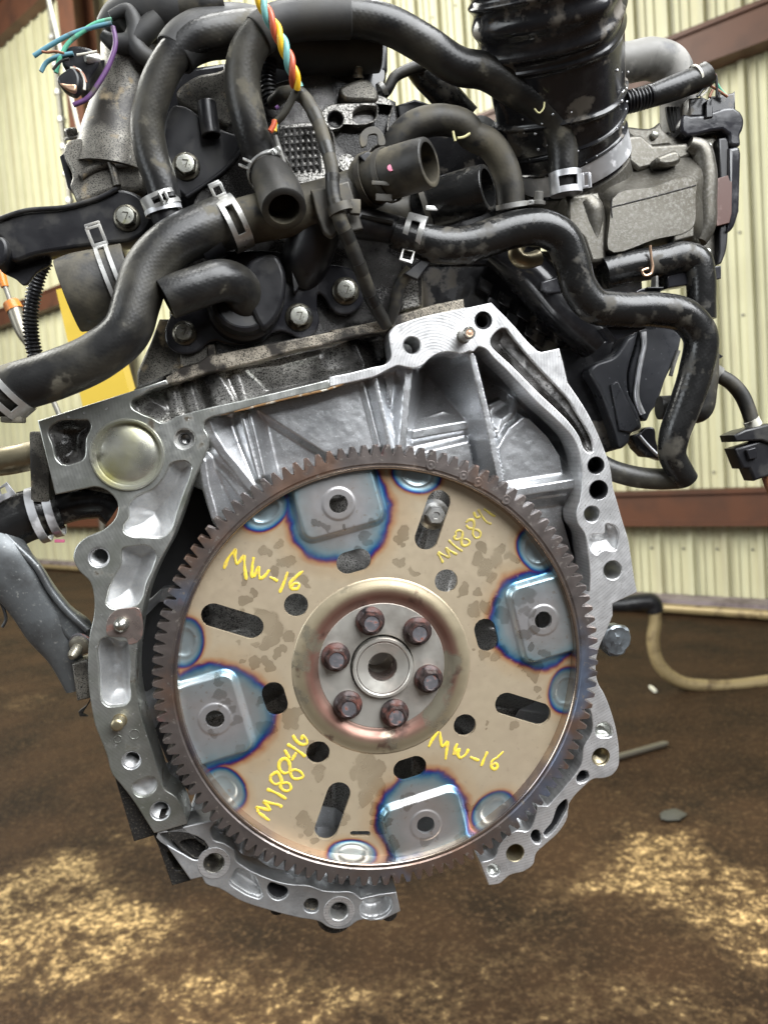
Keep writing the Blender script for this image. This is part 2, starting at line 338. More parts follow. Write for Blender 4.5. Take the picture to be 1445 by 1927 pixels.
M['freeze'] = mat('zinc_core_plug', (.64, .64, .56), .88, .30, [((.42, .40, .20), 26, .46, .70, .4, .8, 5), ((.06, .055, .04), 50, .62, .74, .5, .4, 6)], [(500, .08, 3)], .1, 60)
M['brass'] = mat('brassy_steel_pipe', (.38, .33, .22), .85, .36, [((.16, .14, .09), 60, .48, .68, .5, .6, 5)], [(500, .15, 3)], .1, 100)
M['pin'] = mat('dowel_pin_steel', (.50, .49, .44), .9, .24, [], [(600, .05, 2)], .06)
M['copper'] = mat('copper_face', (.66, .44, .30), .85, .34, [], [(900, .1, 2)], .06)
M['grit'] = mat('black_gritty_iron', (.022, .020, .018), .2, .6, [((.13, .12, .10), 700, .58, .66, .3, .6, 2)], [(700, .9, 3), (150, .3, 3)], .1)
M['arm'] = mat('grey_cast_arm', (.145, .155, .16), .45, .36, [((.07, .07, .07), 40, .5, .72, .4, None, 5), ((.30, .31, .30), 500, .64, .7, .2, None, 2)], [(700, .10, 3), (60, .1, 3)], .08, 60)
M['tbody'] = mat('throttle_body_casting', (.135, .127, .108), .72, .38, [((.075, .067, .050), 26, .40, .72, .40, .5, 6), ((.18, .172, .155), 520, .46, .70, .42, None, 5)], [(1100, .25, 3), (120, .08, 3)], .08, 90)
M['greyrub'] = mat('weathered_grey_hose', (.17, .165, .15), 0, .55, [((.28, .27, .25), 34, .52, .6, .7, None, 6), ((.06, .06, .06), 60, .56, .7, .5, None, 5)], [(300, .15, 3)], .08)
M['ppanel'] = mat('grey_plastic_panel', (.040, .042, .048), 0, .30, [((.065, .067, .075), 20, .45, .7, .4, None, 4), ((.35, .36, .38), 420, .72, .75, .1, None, 2)], [(800, .05, 3)], .08)
M['yellowp'] = mat('yellow_paint_pen', (.80, .60, .06), 0, .5, [((.66, .48, .10), 420, .50, .62, .5, None, 5), ((.58, .46, .28), 260, .64, .70, .5, None, 6)], [(400, .2, 3)], .08)
M['fadedp'] = mat('faded_yellow_paint_pen', (.56, .45, .09), 0, .45, [((.42, .33, .10), 160, .48, .62, .5, None, 4)], [(400, .2, 3)], .08)
M['lightp'] = mat('pale_yellow_mark', (.62, .58, .30), 0, .6)
M['pinkp'] = mat('pink_paint_dot', (.62, .16, .26), 0, .5)
M['orange'] = mat('orange_plastic', (.62, .20, .025), 0, .35, [((.36, .14, .04), 60, .5, .7, .5, None, 5)], (), .08)
M['label'] = mat('brown_label', (.085, .036, .026), 0, .45, [((.16, .095, .08), 60, .5, .56, .4, None, 3)], (), .06)
for nm, c in dict(w_yellow=(.80, .47, .02), w_red=(.50, .10, .045), w_teal=(.17, .42, .40), w_green=(.10, .38, .25), w_purple=(.13, .06, .17), w_black=(.02, .02, .02), w_brown=(.25, .10, .05), w_blue=(.10, .24, .30), w_white=(.6, .58, .5)).items():
    M[nm] = mat('wire_'+nm[2:], c, 0, .4, [((.09, .08, .06), 120, .58, .75, .7, None, 5)], (), .05)
def heat(x, col, rg, me):                     # oxide tint by distance from each weld, plus oil film patches (both are vertex data of the plate)
    N, K = x['N'], x['K']
    a = N.new('ShaderNodeAttribute'); a.attribute_name = 'tint'; o = N.new('ShaderNodeAttribute'); o.attribute_name = 'oil'
    ad = N.new('ShaderNodeMath'); ad.operation = 'MULTIPLY_ADD'; K(x['noise'](70, 5), ad.inputs[0]); ad.inputs[1].default_value = 9; K(a.outputs['Fac'], ad.inputs[2])
    f = x['rng'](ad.outputs[0], -60, 40)
    r = N.new('ShaderNodeValToRGB'); K(f, r.inputs[0]); e = r.color_ramp.elements
    st = [(0, (.66, .65, .66)), (.14, (.60, .63, .65)), (.30, (.56, .64, .67)), (.42, (.40, .60, .68)), (.495, (.14, .38, .60)), (.54, (.03, .13, .44)), (.575, (.06, .03, .20)), (.605, (.22, .06, .075)), (.65, (.44, .23, .11)), (.73, (.51, .39, .25)), (1, (.53, .44, .31))]
    e[0].position = 0; e[0].color = (*st[0][1], 1); e[1].position = 1; e[1].color = (*st[-1][1], 1)
    for p, c in st[1:-1]: q = e.new(p); q.color = (*c, 1)
    col = r.outputs[0]
    col = x['mixc'](x['rng'](x['noise'](30, 5), .45, .75, 0, .4), col, x['rgb']((.45, .355, .26)))
    smear = x['rng'](x['noise'](300, 4), .62, .72, 0, .5); col = x['mixc'](smear, col, x['rgb']((.38, .30, .22)))
    oad = N.new('ShaderNodeMath'); oad.operation = 'MULTIPLY_ADD'; K(x['noise'](160, 6), oad.inputs[0]); oad.inputs[1].default_value = .22; K(o.outputs['Fac'], oad.inputs[2])
    of = x['rng'](oad.outputs[0], .61, .70); vr = x['rng'](x['noise'](34, 4), .35, .7, .45, 1.0)
    om = N.new('ShaderNodeMath'); om.operation = 'MULTIPLY'; K(of, om.inputs[0]); K(vr, om.inputs[1]); of = om.outputs[0]
    mul = N.new('ShaderNodeMix'); mul.data_type = 'RGBA'; mul.blend_type = 'MULTIPLY'; K(of, mul.inputs[0]); K(col, mul.inputs[6]); mul.inputs[7].default_value = (.72, .70, .67, 1)
    rg = x['mixf'](of, rg, x['val'](.17)); me = x['mixf'](x['rng'](f, .52, .62), x['val'](.85), me); rg = x['mixf'](x['rng'](f, .52, .62, .6, 0), rg, x['val'](.30))
    return mul.outputs[2], rg, me
M['plate'] = mat('heat_tinted_plate', (.5, .4, .3), .5, .42, (), [(500, .04, 3)], .05, 200, extra=heat)
def beadcol(x, col, rg, me):
    a = x['N'].new('ShaderNodeAttribute'); a.attribute_name = 'rr'
    r = x['N'].new('ShaderNodeValToRGB'); x['K'](x['rng'](a.outputs['Fac'], 118, 172), r.inputs[0]); e = r.color_ramp.elements
    st = [(0, (.30, .20, .16)), (.3, (.25, .13, .10)), (.45, (.23, .145, .105)), (.6, (.32, .265, .175)), (.85, (.41, .35, .24)), (1, (.53, .44, .31))]
    e[0].color = (*st[0][1], 1); e[1].color = (*st[-1][1], 1)
    for p, c in st[1:-1]: q = e.new(p); q.color = (*c, 1)
    return r.outputs[0], rg, me
M['bead'] = mat('pressed_bead_steel', (.5, .4, .3), .6, .4, [((.13, .075, .06), 70, .60, .70, .3, None, 6), ((.30, .27, .20), 40, .56, .64, .18, None, 5)], [(700, .04, 3)], .07, 120, extra=beadcol)
def ringcol(x, col, rg, me):
    n1 = x['noise'](22, 4); col = x['mixc'](x['rng'](n1, .5, .66), col, x['rgb']((.25, .165, .125)))
    col = x['mixc'](x['rng'](x['noise'](13, 3), .61, .70), col, x['rgb']((.20, .24, .33)))
    return col, rg, me
M['ring'] = mat('ring_gear_steel', (.20, .172, .16), .8, .38, [((.11, .095, .09), 60, .52, .68, .45, None, 6), ((.16, .055, .05), 36, .64, .74, .5, .5, 5), ((.42, .38, .34), 240, .62, .72, .3, None, 4)], [(800, .12, 3)], .1, 120, extra=ringcol)
M['lip'] = mat('polished_ring_lip', (.46, .36, .29), .9, .2, [((.10, .12, .2), 16, .5, .7, .2, None, 3), ((.6, .5, .4), 24, .55, .7, .2, None, 3)], [(500, .05, 2)], .06)
M['lensmat'] = M['plate']

# background
def mapped(x, sx, sy, sz):
    mp = x['N'].new('ShaderNodeMapping'); mp.inputs['Scale'].default_value = (sx, sy, sz); x['K'](x['co'], mp.inputs[0]); return mp.outputs[0]
def sidx(x, col, rg, me):                     # rain and dust streaks down the sheets
    v = mapped(x, 5, 5, .35); return x['mixc'](x['rng'](x['noise'](1.6, 6, v, .65), .42, .74, 0, .55), col, x['rgb']((.44, .38, .24))), rg, me
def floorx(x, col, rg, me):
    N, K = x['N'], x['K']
    at = N.new('ShaderNodeAttribute'); at.attribute_name = 'sunlit_sand'
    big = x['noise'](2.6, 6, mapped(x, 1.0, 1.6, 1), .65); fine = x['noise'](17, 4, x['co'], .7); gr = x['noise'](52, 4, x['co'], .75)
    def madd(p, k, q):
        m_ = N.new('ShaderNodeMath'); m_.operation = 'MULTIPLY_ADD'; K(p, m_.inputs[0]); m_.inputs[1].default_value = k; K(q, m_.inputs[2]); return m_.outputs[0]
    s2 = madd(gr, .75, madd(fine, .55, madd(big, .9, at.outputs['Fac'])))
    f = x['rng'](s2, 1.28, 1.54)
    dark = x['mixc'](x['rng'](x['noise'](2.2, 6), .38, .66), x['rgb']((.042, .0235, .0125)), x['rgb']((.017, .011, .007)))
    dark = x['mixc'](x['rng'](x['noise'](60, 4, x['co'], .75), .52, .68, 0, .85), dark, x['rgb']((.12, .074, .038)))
    sunlit_dry = x['mixc'](x['rng'](gr, .40, .62), x['rgb']((.060, .041, .020)), x['rgb']((.72, .51, .24)))  # golden tone also carries the sunlight on the patches
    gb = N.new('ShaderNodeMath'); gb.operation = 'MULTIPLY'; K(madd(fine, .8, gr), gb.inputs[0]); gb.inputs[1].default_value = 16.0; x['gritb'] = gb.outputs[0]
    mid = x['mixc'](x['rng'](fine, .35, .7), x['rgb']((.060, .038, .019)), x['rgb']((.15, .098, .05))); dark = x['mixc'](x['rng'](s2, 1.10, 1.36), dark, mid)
    return x['mixc'](f, dark, sunlit_dry), x['mixf'](f, x['val'](.55), x['val'](.7)), me
M['floor'] = mat('oily_sunlit_sandy_concrete', (.1, .07, .04), 0, .5, (), [('gritb', 1.0, 0)], 0, spec=.10, extra=floorx)
M['siding'] = mat('cream_metal_siding', (.68, .667, .455), .0, .42, [((.58, .56, .37), 1.2, .45, .7, None, None, 4)], (), .05, extra=sidx)
M['girt'] = mat('brown_primer_steel', (.125, .050, .026), 0, .45, [((.08, .035, .02), 3, .45, .7, .5, None, 4)], (), .05)
M['pole'] = mat('grey_steel_upright', (.22, .21, .18), .5, .45, [((.5, .48, .4), 20, .6, .66, .4, None, 4)])
M['cord'] = mat('off_white_cord', (.72, .70, .58), 0, .6)
M['ypost'] = mat('yellow_enamel', (.50, .35, .04), 0, .4, [((.60, .40, .05), 8, .5, .7, .5, None, 4)])
M['tubem'] = mat('tan_painted_tube', (.40, .31, .16), .3, .40, [((.18, .13, .07), 14, .5, .7, .5, None, 4)])
M['curb'] = mat('mauve_grey_sill', (.30, .25, .26), 0, .55, [((.14, .11, .11), 5, .45, .65, .6, None, 5)])
M['crush'] = mat('crushed_zinc', (.34, .38, .41), .85, .34, [((.14, .15, .16), 60, .45, .65, .4, None, 6)], [(110, .8, 5), (400, .3, 3)], .1)
M['stone'] = mat('grey_stone', (.045, .047, .040), 0, .7)
M['rod'] = mat('dull_steel_rod', (.28, .26, .21), .7, .4)

# ------------------------------------------------------------------ the shed behind
def ray(px, py):
    return (CAMM.to_3x3() @ Vector(((px-CX)/F, -(py-CY)/F, -1.0)))
def Wd(px, py, dep): return np.array(Vector((0, 0, CAM_H))+ray(px, py)*dep)     # world point at that distance along the view axis
W0 = np.array([2.94, 7.0, 0]); WD = np.array([-.766, .643, 0]); WN = np.array([-.643, -.766, 0])
def wallz(px, py):
    r = np.array(ray(px, py)); t = (WN@(W0-np.array([0, 0, CAM_H])))/(WN@r); p = np.array([0, 0, CAM_H])+r*t
    return (p-W0)@WD, p[2]
def flr(px, py):
    r = np.array(ray(px, py)); t = -CAM_H/r[2]; return np.array([0, 0, CAM_H])+r*t
def wpt(s, off, z): return W0+WD*s+WN*off+np.array([0, 0, z])
def raw(name, v, f, m, parent=None, kind=None, smooth=0):
    me = bpy.data.meshes.new(name); me.from_pydata(np.asarray(v).tolist(), [], [list(map(int, q)) for q in f]); me.materials.append(m)
    if smooth: me.polygons.foreach_set('use_smooth', [True]*len(me.polygons)); me.set_sharp_from_angle(angle=rad(smooth))
    o = bpy.data.objects.new(name, me); COL.objects.link(o); o.parent = parent
    if kind: o['kind'] = kind
    return o
# floor: one sheet with slight unevenness
gx1 = np.r_[np.linspace(-30, -3.2, 30)[:-1], np.arange(-3.2, 4.2, .04), np.linspace(4.2, 30, 30)]; gy1 = np.r_[np.linspace(-18, .8, 20)[:-1], np.arange(.8, 6.5, .04), np.linspace(6.5, 42, 40)]
gx, gy = np.meshgrid(gx1, gy1); gz = .012*(fbm(gx*.7+50, gy*.7+50)-.5); ny_, nx_ = gx.shape
ii = np.arange(nx_*ny_).reshape(ny_, nx_); fq = np.stack([ii[:-1, :-1], ii[:-1, 1:], ii[1:, 1:], ii[1:, :-1]], -1).reshape(-1, 4)
sunlit_sand = np.zeros(gx.shape); wx = gx+.35*(fbm(gx*2.2, gy*2.2)-.5); wy = gy+.35*(fbm(gx*2.2+30, gy*2.2+70)-.5)
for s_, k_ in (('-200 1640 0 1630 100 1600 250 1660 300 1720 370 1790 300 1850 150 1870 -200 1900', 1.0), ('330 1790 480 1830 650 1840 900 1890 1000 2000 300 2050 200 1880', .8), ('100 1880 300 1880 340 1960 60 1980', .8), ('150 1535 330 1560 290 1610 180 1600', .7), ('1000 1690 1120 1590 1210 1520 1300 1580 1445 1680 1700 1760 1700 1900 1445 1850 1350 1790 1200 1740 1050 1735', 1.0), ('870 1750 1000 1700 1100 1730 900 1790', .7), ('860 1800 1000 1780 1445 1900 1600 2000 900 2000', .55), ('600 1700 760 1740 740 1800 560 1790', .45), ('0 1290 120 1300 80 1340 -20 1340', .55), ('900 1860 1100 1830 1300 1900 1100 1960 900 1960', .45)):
    pl = np.array([flr(q[0], q[1])[:2] for q in T('P', s_)]); sunlit_sand = np.maximum(sunlit_sand, k_*sstep(.16, -.16, sdpoly(wx, wy, pl)))
fl_o = raw('floor', np.c_[gx.ravel(), gy.ravel(), gz.ravel()-.006], fq, M['floor'], kind='structure', smooth=60)   # dry dust plus sunlight painted into the patch colour
A_ = fl_o.data.attributes.new('sunlit_sand', 'FLOAT', 'POINT'); A_.data.foreach_set('value', (.36*sunlit_sand-.15).ravel().astype(np.float32))
def wbox(s0, s1, o0, o1, z0, z1):
    v = [wpt(s, o, z) for s in (s0, s1) for o in (o0, o1) for z in (z0, z1)]
    return v, [[0, 1, 3, 2], [4, 6, 7, 5], [0, 4, 5, 1], [2, 3, 7, 6], [0, 2, 6, 4], [1, 5, 7, 3]]
v, f = wbox(-9, 26, -.12, -.02, 0, 10); wall = raw('wall', v, f, M['siding'], kind='structure')
prof = []                                      # ribbed sheet, 0.9 m wide, three tall ribs and pairs of low ones
for k in range(3):
    b = k*.3; prof += [(b, 0), (b+.02, 0), (b+.034, .046), (b+.082, .046), (b+.096, 0), (b+.155, 0), (b+.165, .016), (b+.18, .016), (b+.19, 0), (b+.235, 0), (b+.245, .016), (b+.26, .016), (b+.27, 0)]
prof.append((.899, 0))
v = []; f = []
for s, h in prof:
    for z in (0.0, 10.0): v.append(WD*s+WN*h+np.array([0, 0, z]))
for k in range(len(prof)-1): f.append([2*k, 2*k+2, 2*k+3, 2*k+1])
p0 = raw('siding_panel', v, f, M['siding'], wall)
p0.location = wpt(-8.0, 0, 0)
for k in range(1, 37):
    q = p0.copy(); COL.objects.link(q); q.parent = wall; q.location = wpt(-8.0+.9*k, (k % 2)*.004, 0)
sv = []; sf = []
for z_ in (.55, 1.25, 1.9, 2.6, 3.3, 4.1, 4.75, 5.5, 6.3, 7.1, 8.0, 8.8):            # rows of sheet screws
    for b_ in (.128, .428, .728):
        m_ = lathe([(.013, 0), (.013, .006), (.007, .007), (.007, .014)], WD*b_+WN*.001+np.array([0, 0, z_]), WN, 6); sf += [[q+len(sv) for q in w] for w in m_[1]]; sv += m_[0].tolist()
q0 = raw('screw_row', sv, sf, M['pole'], wall)
for k in range(36):
    q = q0 if k == 0 else q0.copy()
    if k: COL.objects.link(q); q.parent = wall
    q.location = wpt(-8.0+.9*k, (k % 2)*.004, 0)
hz = [(wallz(1330, 985)[1], wallz(1330, 918)[1]), (wallz(1330, 140)[1], wallz(1330, 64)[1]), (wallz(40, 62)[1], wallz(40, -10)[1])]
for z0, z1 in hz:                              # brown girts: channel sections along the wall
    a = wbox(-9, 26, .036, .20, z0, z1); b = wbox(-9, 26, .1995, .23, z0, z0+.05); c_ = wbox(-9, 26, .1995, .225, z1-.04, z1)
    vv, ff = join(a, b, c_); raw('girt', vv, ff, M['girt'], wall)
# column, steel upright with clips, sill, base bar
s_, _ = wallz(195, 80)
t = thing('steel_column', 'brown steel column standing against the cream siding at top left', 'column', wpt(s_, .45, 0), world=True)
for o0, o1, w in ((.25, .27, .22), (.27, .58, .02), (.58, .60, .22)):
    v, f = wbox(s_-w, s_+w, o0, o1, 0, 10); part(t, 'flange' if w > .1 else 'web', (v, f), M['girt'], smooth=0)
s2, _ = wallz(152, 40)
t = thing('steel_upright', 'thin grey steel upright with bright clips left of the brown column', 'upright', wpt(s2, .5, 0), world=True)
part(t, 'tube', lathe([(.05, 0), (.05, 10)], wpt(s2, .5, 0), (0, 0, 1), 14), M['pole'])
for k in range(9): part(t, 'clip', lathe([(.052, 0), (.075, .01), (.075, .07), (.052, .08)], wpt(s2, .5, 5.2+k*.42), (0, 0, 1), 12), M['zinc'])
t = thing('wall_sill', 'low mauve grey sill along the foot of the siding at right', 'sill', wpt(0, .2, 0), world=True)
zs = wallz(1330, 1128)[1]
v, f = wbox(-9, 26, .03, .30, 0.0, max(.12, zs)); part(t, 'sill_block', (v, f), M['curb'], smooth=0)
part(t, 'edge_bar', lathe([(.045, 0), (.045, 33)], wpt(-8, .36, .05), WD, 12), M['tubem'])
# white cord at top left
a, b = Wd(88, -20, 1.6), Wd(153, 262, 1.6)
t = thing('rope', 'thin off-white rope hanging at top left beside the camshaft housing', 'rope', b, world=True)
part(t, 'cord', sweep(np.linspace(a, b, 8), np.full(8, .0042), 8), M['cord'])
# yellow post behind the hose
t = thing('yellow_post', 'yellow painted steel plate seen behind the big lower hose at left', 'post', Wd(190, 800, .95), world=True)
q = [Wd(106, 545, .95), Wd(185, 528, .95), Wd(253, 770, .95), Wd(162, 790, .95)]; back = [p+np.array([.0, .03, 0]) for p in q]
part(t, 'plate', (q+back, [[0, 3, 2, 1], [4, 5, 6, 7], [0, 1, 5, 4], [1, 2, 6, 5], [2, 3, 7, 6], [3, 0, 4, 7]]), M['ypost'], smooth=0)
# orange handled probe
t = thing('orange_probe', 'orange and dark handled probe leaning behind the hose at far left', 'tool', Wd(70, 700, .8), world=True)
def wtube(pts, seg=14):
    C = []; R = []
    for x, y, dp, r in pts: C.append(Wd(x, y, dp)); R.append(r*dp/F)
    s = spline([(*c, r, False) for c, r in zip(C, R)], False, 6); return sweep(s[:, :3], s[:, 3], seg)
part(t, 'upper_handle', wtube([(-6, 480, .8, 10), (2, 515, .8, 9.5), (10, 540, .8, 7)]), M['orange'])
part(t, 'shaft', wtube([(10, 538, .8, 4.5), (23, 575, .8, 4.5)]), M['pole'])
part(t, 'ferrule', wtube([(21, 569, .8, 15), (29, 584, .8, 16)]), M['orange'])
part(t, 'lower_handle', wtube([(28, 583, .8, 14), (45, 630, .8, 11), (55, 648, .8, 8), (64, 680, .8, 8)]), M['rod'])
part(t, 'tip', wtube([(64, 680, .8, 5), (110, 775, .8, 5), (140, 860, .8, 5)]), M['pole'])
# bent tube frame, rod and stone on the floor
t = thing('bent_tube', 'tan bent metal tube frame lying on the floor by the wall at right', 'tube frame', flr(1300, 1300), world=True)
dep = (flr(1310, 1296)-np.array([0, 0, CAM_H]))@np.array(fw)
part(t, 'tube', wtube([(p[0], p[1], dep, 12) for p in T('K', '560 352 700 352 830 340 880 350 892 420 882 530 915 640 1000 712 1150 738 1433 716 1600 690')], 16), M['tubem'])
part(t, 'rubber_sleeve', wtube([(p[0], p[1], dep, r) for p, r in zip(T('K', '640 350 740 348 830 338 878 340 892 385'), (12, 15, 17, 17, 16))], 16), M['black'])
t = thing('floor_rod', 'short dull steel rod lying on the floor right of the housing', 'rod', flr(1200, 1420), world=True)
C = np.linspace(flr(1120, 1441), flr(1250, 1404), 6)+np.array([0, 0, .012]); part(t, 'bar', sweep(C, np.full(6, .016), 10), M['rod'])
part(t, 'collar', lathe([(.009, 0), (.011, .008), (.009, .02)], C[-1], C[-1]-C[0], 12), M['rod'])
t = thing('floor_stone', 'small grey stone on the sunlit sandy floor at lower right', 'stone', flr(1265, 1536), world=True)
c = flr(1265, 1536); part(t, 'stone', lathe([(.001, -.012), (.045, -.004), (.052, .006), (.036, .016), (.001, .02)], c, (0, 0, 1), 14, fn=lambda a, i: 1+.18*math.sin(2*a+.6)+.10*math.sin(5*a+i)), M['stone'])
t = thing('white_scrap', 'tiny pale scrap lying on the dark floor below the bent tube', 'scrap', flr(1228, 1300), world=True)
c = flr(1228, 1300); part(t, 'scrap', box(c+np.array([0, 0, .012]), .02, .10, .02, b=.004), M['cord'])

# ------------------------------------------------------------------ engine block with its bell flange
FL = -22.0
BLK = thing('engine_block', 'aluminium engine block with the bell housing flange and ribbed cavity around the flywheel plate', 'engine block', (700, 1700, -150))
face_left = T('b', '1400 752! 1200 800 900 870 400 1000 270 1037 228 1070 225 1130 262 1200 262 1280 230 1380 200 1450 150 1560 100 1680') + T('G', '1000 740 935 910 870 1030 800 1200 770 1320 745 1500') + T('H', '500 440 497 560 510 680 530 780 560 880 600 1000 640 1130 680 1240 740 1280 780 1340 815 1447! 680 1488! 612 1506! 570 1440 480 1300 410 1210 360 1150 325 1030 290 940 255 850 235 750 215 600 212 450') \
  + T('G', '490 1420 510 1330 512 1220 490 1140 430 1080 400 1010 415 950 460 905 560 860 630 790 642 720 590 650 520 625 460 635! 302 668! 205 265! 730 100! 905 40! 915 66! 790 110 770 125 715 160 718 190 760 220 830 250 880 275 920 265 955 242') + T('b', '0 1005 200 950 600 860 900 790 1400 668!')
face_right = T('c', '0 745! 180 710 400 655 540 615 575 570 570 450 560 380 570 310 610 270 680 240 800 200 1270 95! 1300 95!') + T('d', '45 95! 270 45! 490 270 620 420 705 500! 745 512! 910 475! 940 580 965 690 990 800! 1080 930 1180 1090 1260 1250 1330 1420 1390 1600 1420 1800') \
  + T('J', '1240 1040 1265 1130 1295 1230 1310 1320 1325 1420') + T('K', '808 290! 690 345! 692 400! 660 480 625 560 610 640 622 725 650 775 690 880 710 960 722 1060 715 1130 690 1162 640 1180 600 1182 550 1222 510 1262 484 1300 474 1370 430 1440 370 1495 325 1540 312 1590 270 1622 200 1642 150 1682 100 1690! 60 1580! 128 1556 150 1500 190 1452 232 1428 285 1430 318 1370 330 1310! 382 1310! 470 1210 540 1112 552 1030 590 960 585 860 520 760! 510 420! 540 330!') \
  + T('J', '1105 1480! 1108 1400 1095 1280 1080 1195 1050 1150 1042 1100 1060 1040 1070 950 1065 850 1030 740 950 650') + T('d', '700 985 560 840 420 690 300 575 200 475 150 465 90 510') + T('c', '1330 505 1250 530 1150 512 1050 520 950 570 870 640 800 665 720 655 640 640 580 665 420 745 300 775 0 842!')
holesL = [T('G', s) for s in ('930 500 960 487 1020 490 1040 510 1035 550 1000 650 960 760 920 870 890 895 800 898 710 890 678 870 675 830 700 800 705 720 740 680 830 640 880 590 910 540',
  '670 960 720 948 820 955 845 985 830 1060 790 1150 770 1230 740 1270 690 1285 610 1285 580 1260 585 1210 620 1120 660 1050',
  '268 315 290 285 440 262 480 264 494 290 470 360 447 480 420 492 340 500 315 480 290 400')] + [T('H', '275 370 300 325 340 320 400 345 450 350 460 400 465 600 465 690 440 725 390 735 330 735 300 710 285 640 278 500'), T('H', '482 1210 500 1196 590 1162 610 1165 628 1205 618 1240 540 1284 515 1280')]
rL = [(348, 826, 19), (187, 1049, 19), (248, 1431, 17), (302, 1526, 18)]
fl_l = part(BLK, 'flange_face', prism(face_left, -95, FL, holesL+[circ(x, y, r, FL) for x, y, r in rL+[(240, 856, 66)]], 2.2), M['machg'], label='grey wet machined flange on the left with pockets and threaded holes')
holesR = [T('d', '265 400 300 340 370 290 410 292 445 335 520 430 700 640 880 830 1000 960 1090 1110 1180 1260 1230 1390 1230 1440 1190 1462 1150 1430 1100 1310 1000 1170 860 1030 720 900 560 740 430 610 330 520 270 450'),
  T('J', '1112 1205 1180 1195 1186 1152 1230 1160 1246 1250 1236 1275 1170 1277 1140 1298 1116 1282'), T('K', '610 935 650 910 685 935 688 975 650 985 615 975'), T('K', '518 1180 545 1142 575 1150 578 1175 548 1200 525 1200'),
  T('K', '470 1280 476 1310 450 1370 400 1440 372 1460 362 1450 400 1390 440 1300'), T('K', '300 1450 318 1425 340 1430 342 1490 330 1492 305 1470'), T('K', '92 1606 115 1586 145 1597 153 1628 122 1646 104 1640')]
rR = [(775, 650, 16), (909, 603, 15.5), (1120.7, 876, 15.5), (1125.7, 922, 17.5), (1113, 967.5, 15.5), (1152, 1073, 18), (1130, 1424, 16.5), (969, 1605, 16.5)]
fl_r = part(BLK, 'flange_face', prism(face_right, -95, FL, holesR+[circ(x, y, r, FL) for x, y, r in rR], 2.0), M['mach'], label='bright machined flange along the top and right with milling arcs')
# upper deck edge band and oily cast groove under it
deck = T('G', '905 62! 915 66!') + T('b', '0 690! 160 640! 250 610! 700 510! 1060 400! 1445 330!') + T('c', '0 430! 70 410 540 305! 600 275! 1270 92! 1265 8! 1000 60! 640 160! 430 225! 0 310!') + T('b', '1445 215! 1060 290! 250 450! 160 520! 0 560!') + T('G', '905 30!')
part(BLK, 'deck_edge', prism(deck, -110, -31, (), 3, raw=False), M['deck'], label='grimy beige deck edge above the dark groove')
gpoly = np.array(loc2(T('G', '715 160 790 100 1000 20') + T('b', '0 650 700 490 1445 310') + T('c', '0 410 500 290 600 330 590 560 540 640 0 770') + T('b', '1445 690 900 810 0 1030') + T('G', '1050 230 900 290 760 240'), -60))
gb = (gpoly[:, 0].min(), gpoly[:, 0].max(), gpoly[:, 1].min(), gpoly[:, 1].max())
def L3(c, s, d): return loc2(T(c, s), d)
def groove(X, Y):
    sd = sdpoly(X, Y, gpoly); Z = -36-66*sstep(7, -13, sd)
    for c, s, z, w in (('b', '60 740 120 940', -66, 7), ('b', '300 680 420 880', -58, 16), ('b', '520 640 590 850', -62, 5), ('c', '230 450 300 630', -68, 6), ('c', '0 560 200 540', -80, 20), ('G', '780 180 860 220', -62, 14), ('G', '930 110 950 210', -66, 6)):
        D, tt = sdline(X, Y, L3(c, s, -60)); Z = smax(Z, z-np.maximum(0, D-w)*1.0, 8)
    D, _ = sdline(X, Y, L3('b', '150 600 950 500 1300 400', -60)); Z = smax(Z, -74-np.maximum(0, D-5)*.8, 8)
    return Z+2.0*(fbm(X*.03, Y*.03)-.5)
part(BLK, 'cast_groove', relief(gb[0]-10, gb[1]+10, gb[2]-10, gb[3]+10, 2.4, groove, lambda X, Y: sdpoly(X, Y, gpoly)-9), M['groove'], smooth=180, label='black oily cast groove between deck and flange')
part(BLK, 'dirt_line', tube([(p[0], p[1], FL-3, r) for p, r in zip(T('b', '380 1003 600 948 800 897 1000 848 1180 808 1440 745')+T('c', '180 790 330 755 560 672'), (1.5, 2.6, 3, 2.4, 3.2, 2.2, 2.8, 2.6, 1.5))], 8), M['rustdirt'])
# ribbed cavity of the bell
cav = np.array(loc2(T('b', '1445 740 900 870 400 1000 270 1037 228 1070 225 1130 262 1200 262 1280 230 1380 150 1560 60 1760') + T('G', '935 910 800 1200 745 1500') + T('H', '497 560 530 780 600 1000 680 1240 780 1340 815 1447') + T('P', '420 1560 560 1640 740 1640 900 1590 1010 1520') + T('K', '540 1112 590 960 590 760 590 330')
  + T('J', '1135 1490 1095 1280 1050 1150 1042 1100 1070 950 1030 740 950 650') + T('d', '700 985 420 690 200 475 150 465 90 510') + T('c', '1250 530 1050 520 950 570 870 640 720 655 640 640 420 745 0 860'), -60))
def plate_(Z, X, Y, tr, z, w, dep=-80):
    p = []
    for c, s in tr: p += L3(c, s, dep)
    sd = sdpoly(X, Y, np.array([q[:2] for q in p])); t = sstep(w, -w, sd); return Z*(1-t)+z*t
def rib(Z, X, Y, tr, z, w, slope=1.6, k=7, dep=-60, z2=None):
    p = []
    for c, s in tr: p += L3(c, s, dep)
    D, tt = sdline(X, Y, p); zz = z if z2 is None else z+(z2-z)*tt
    return smax(Z, zz-np.maximum(0, D-w)*slope, k)
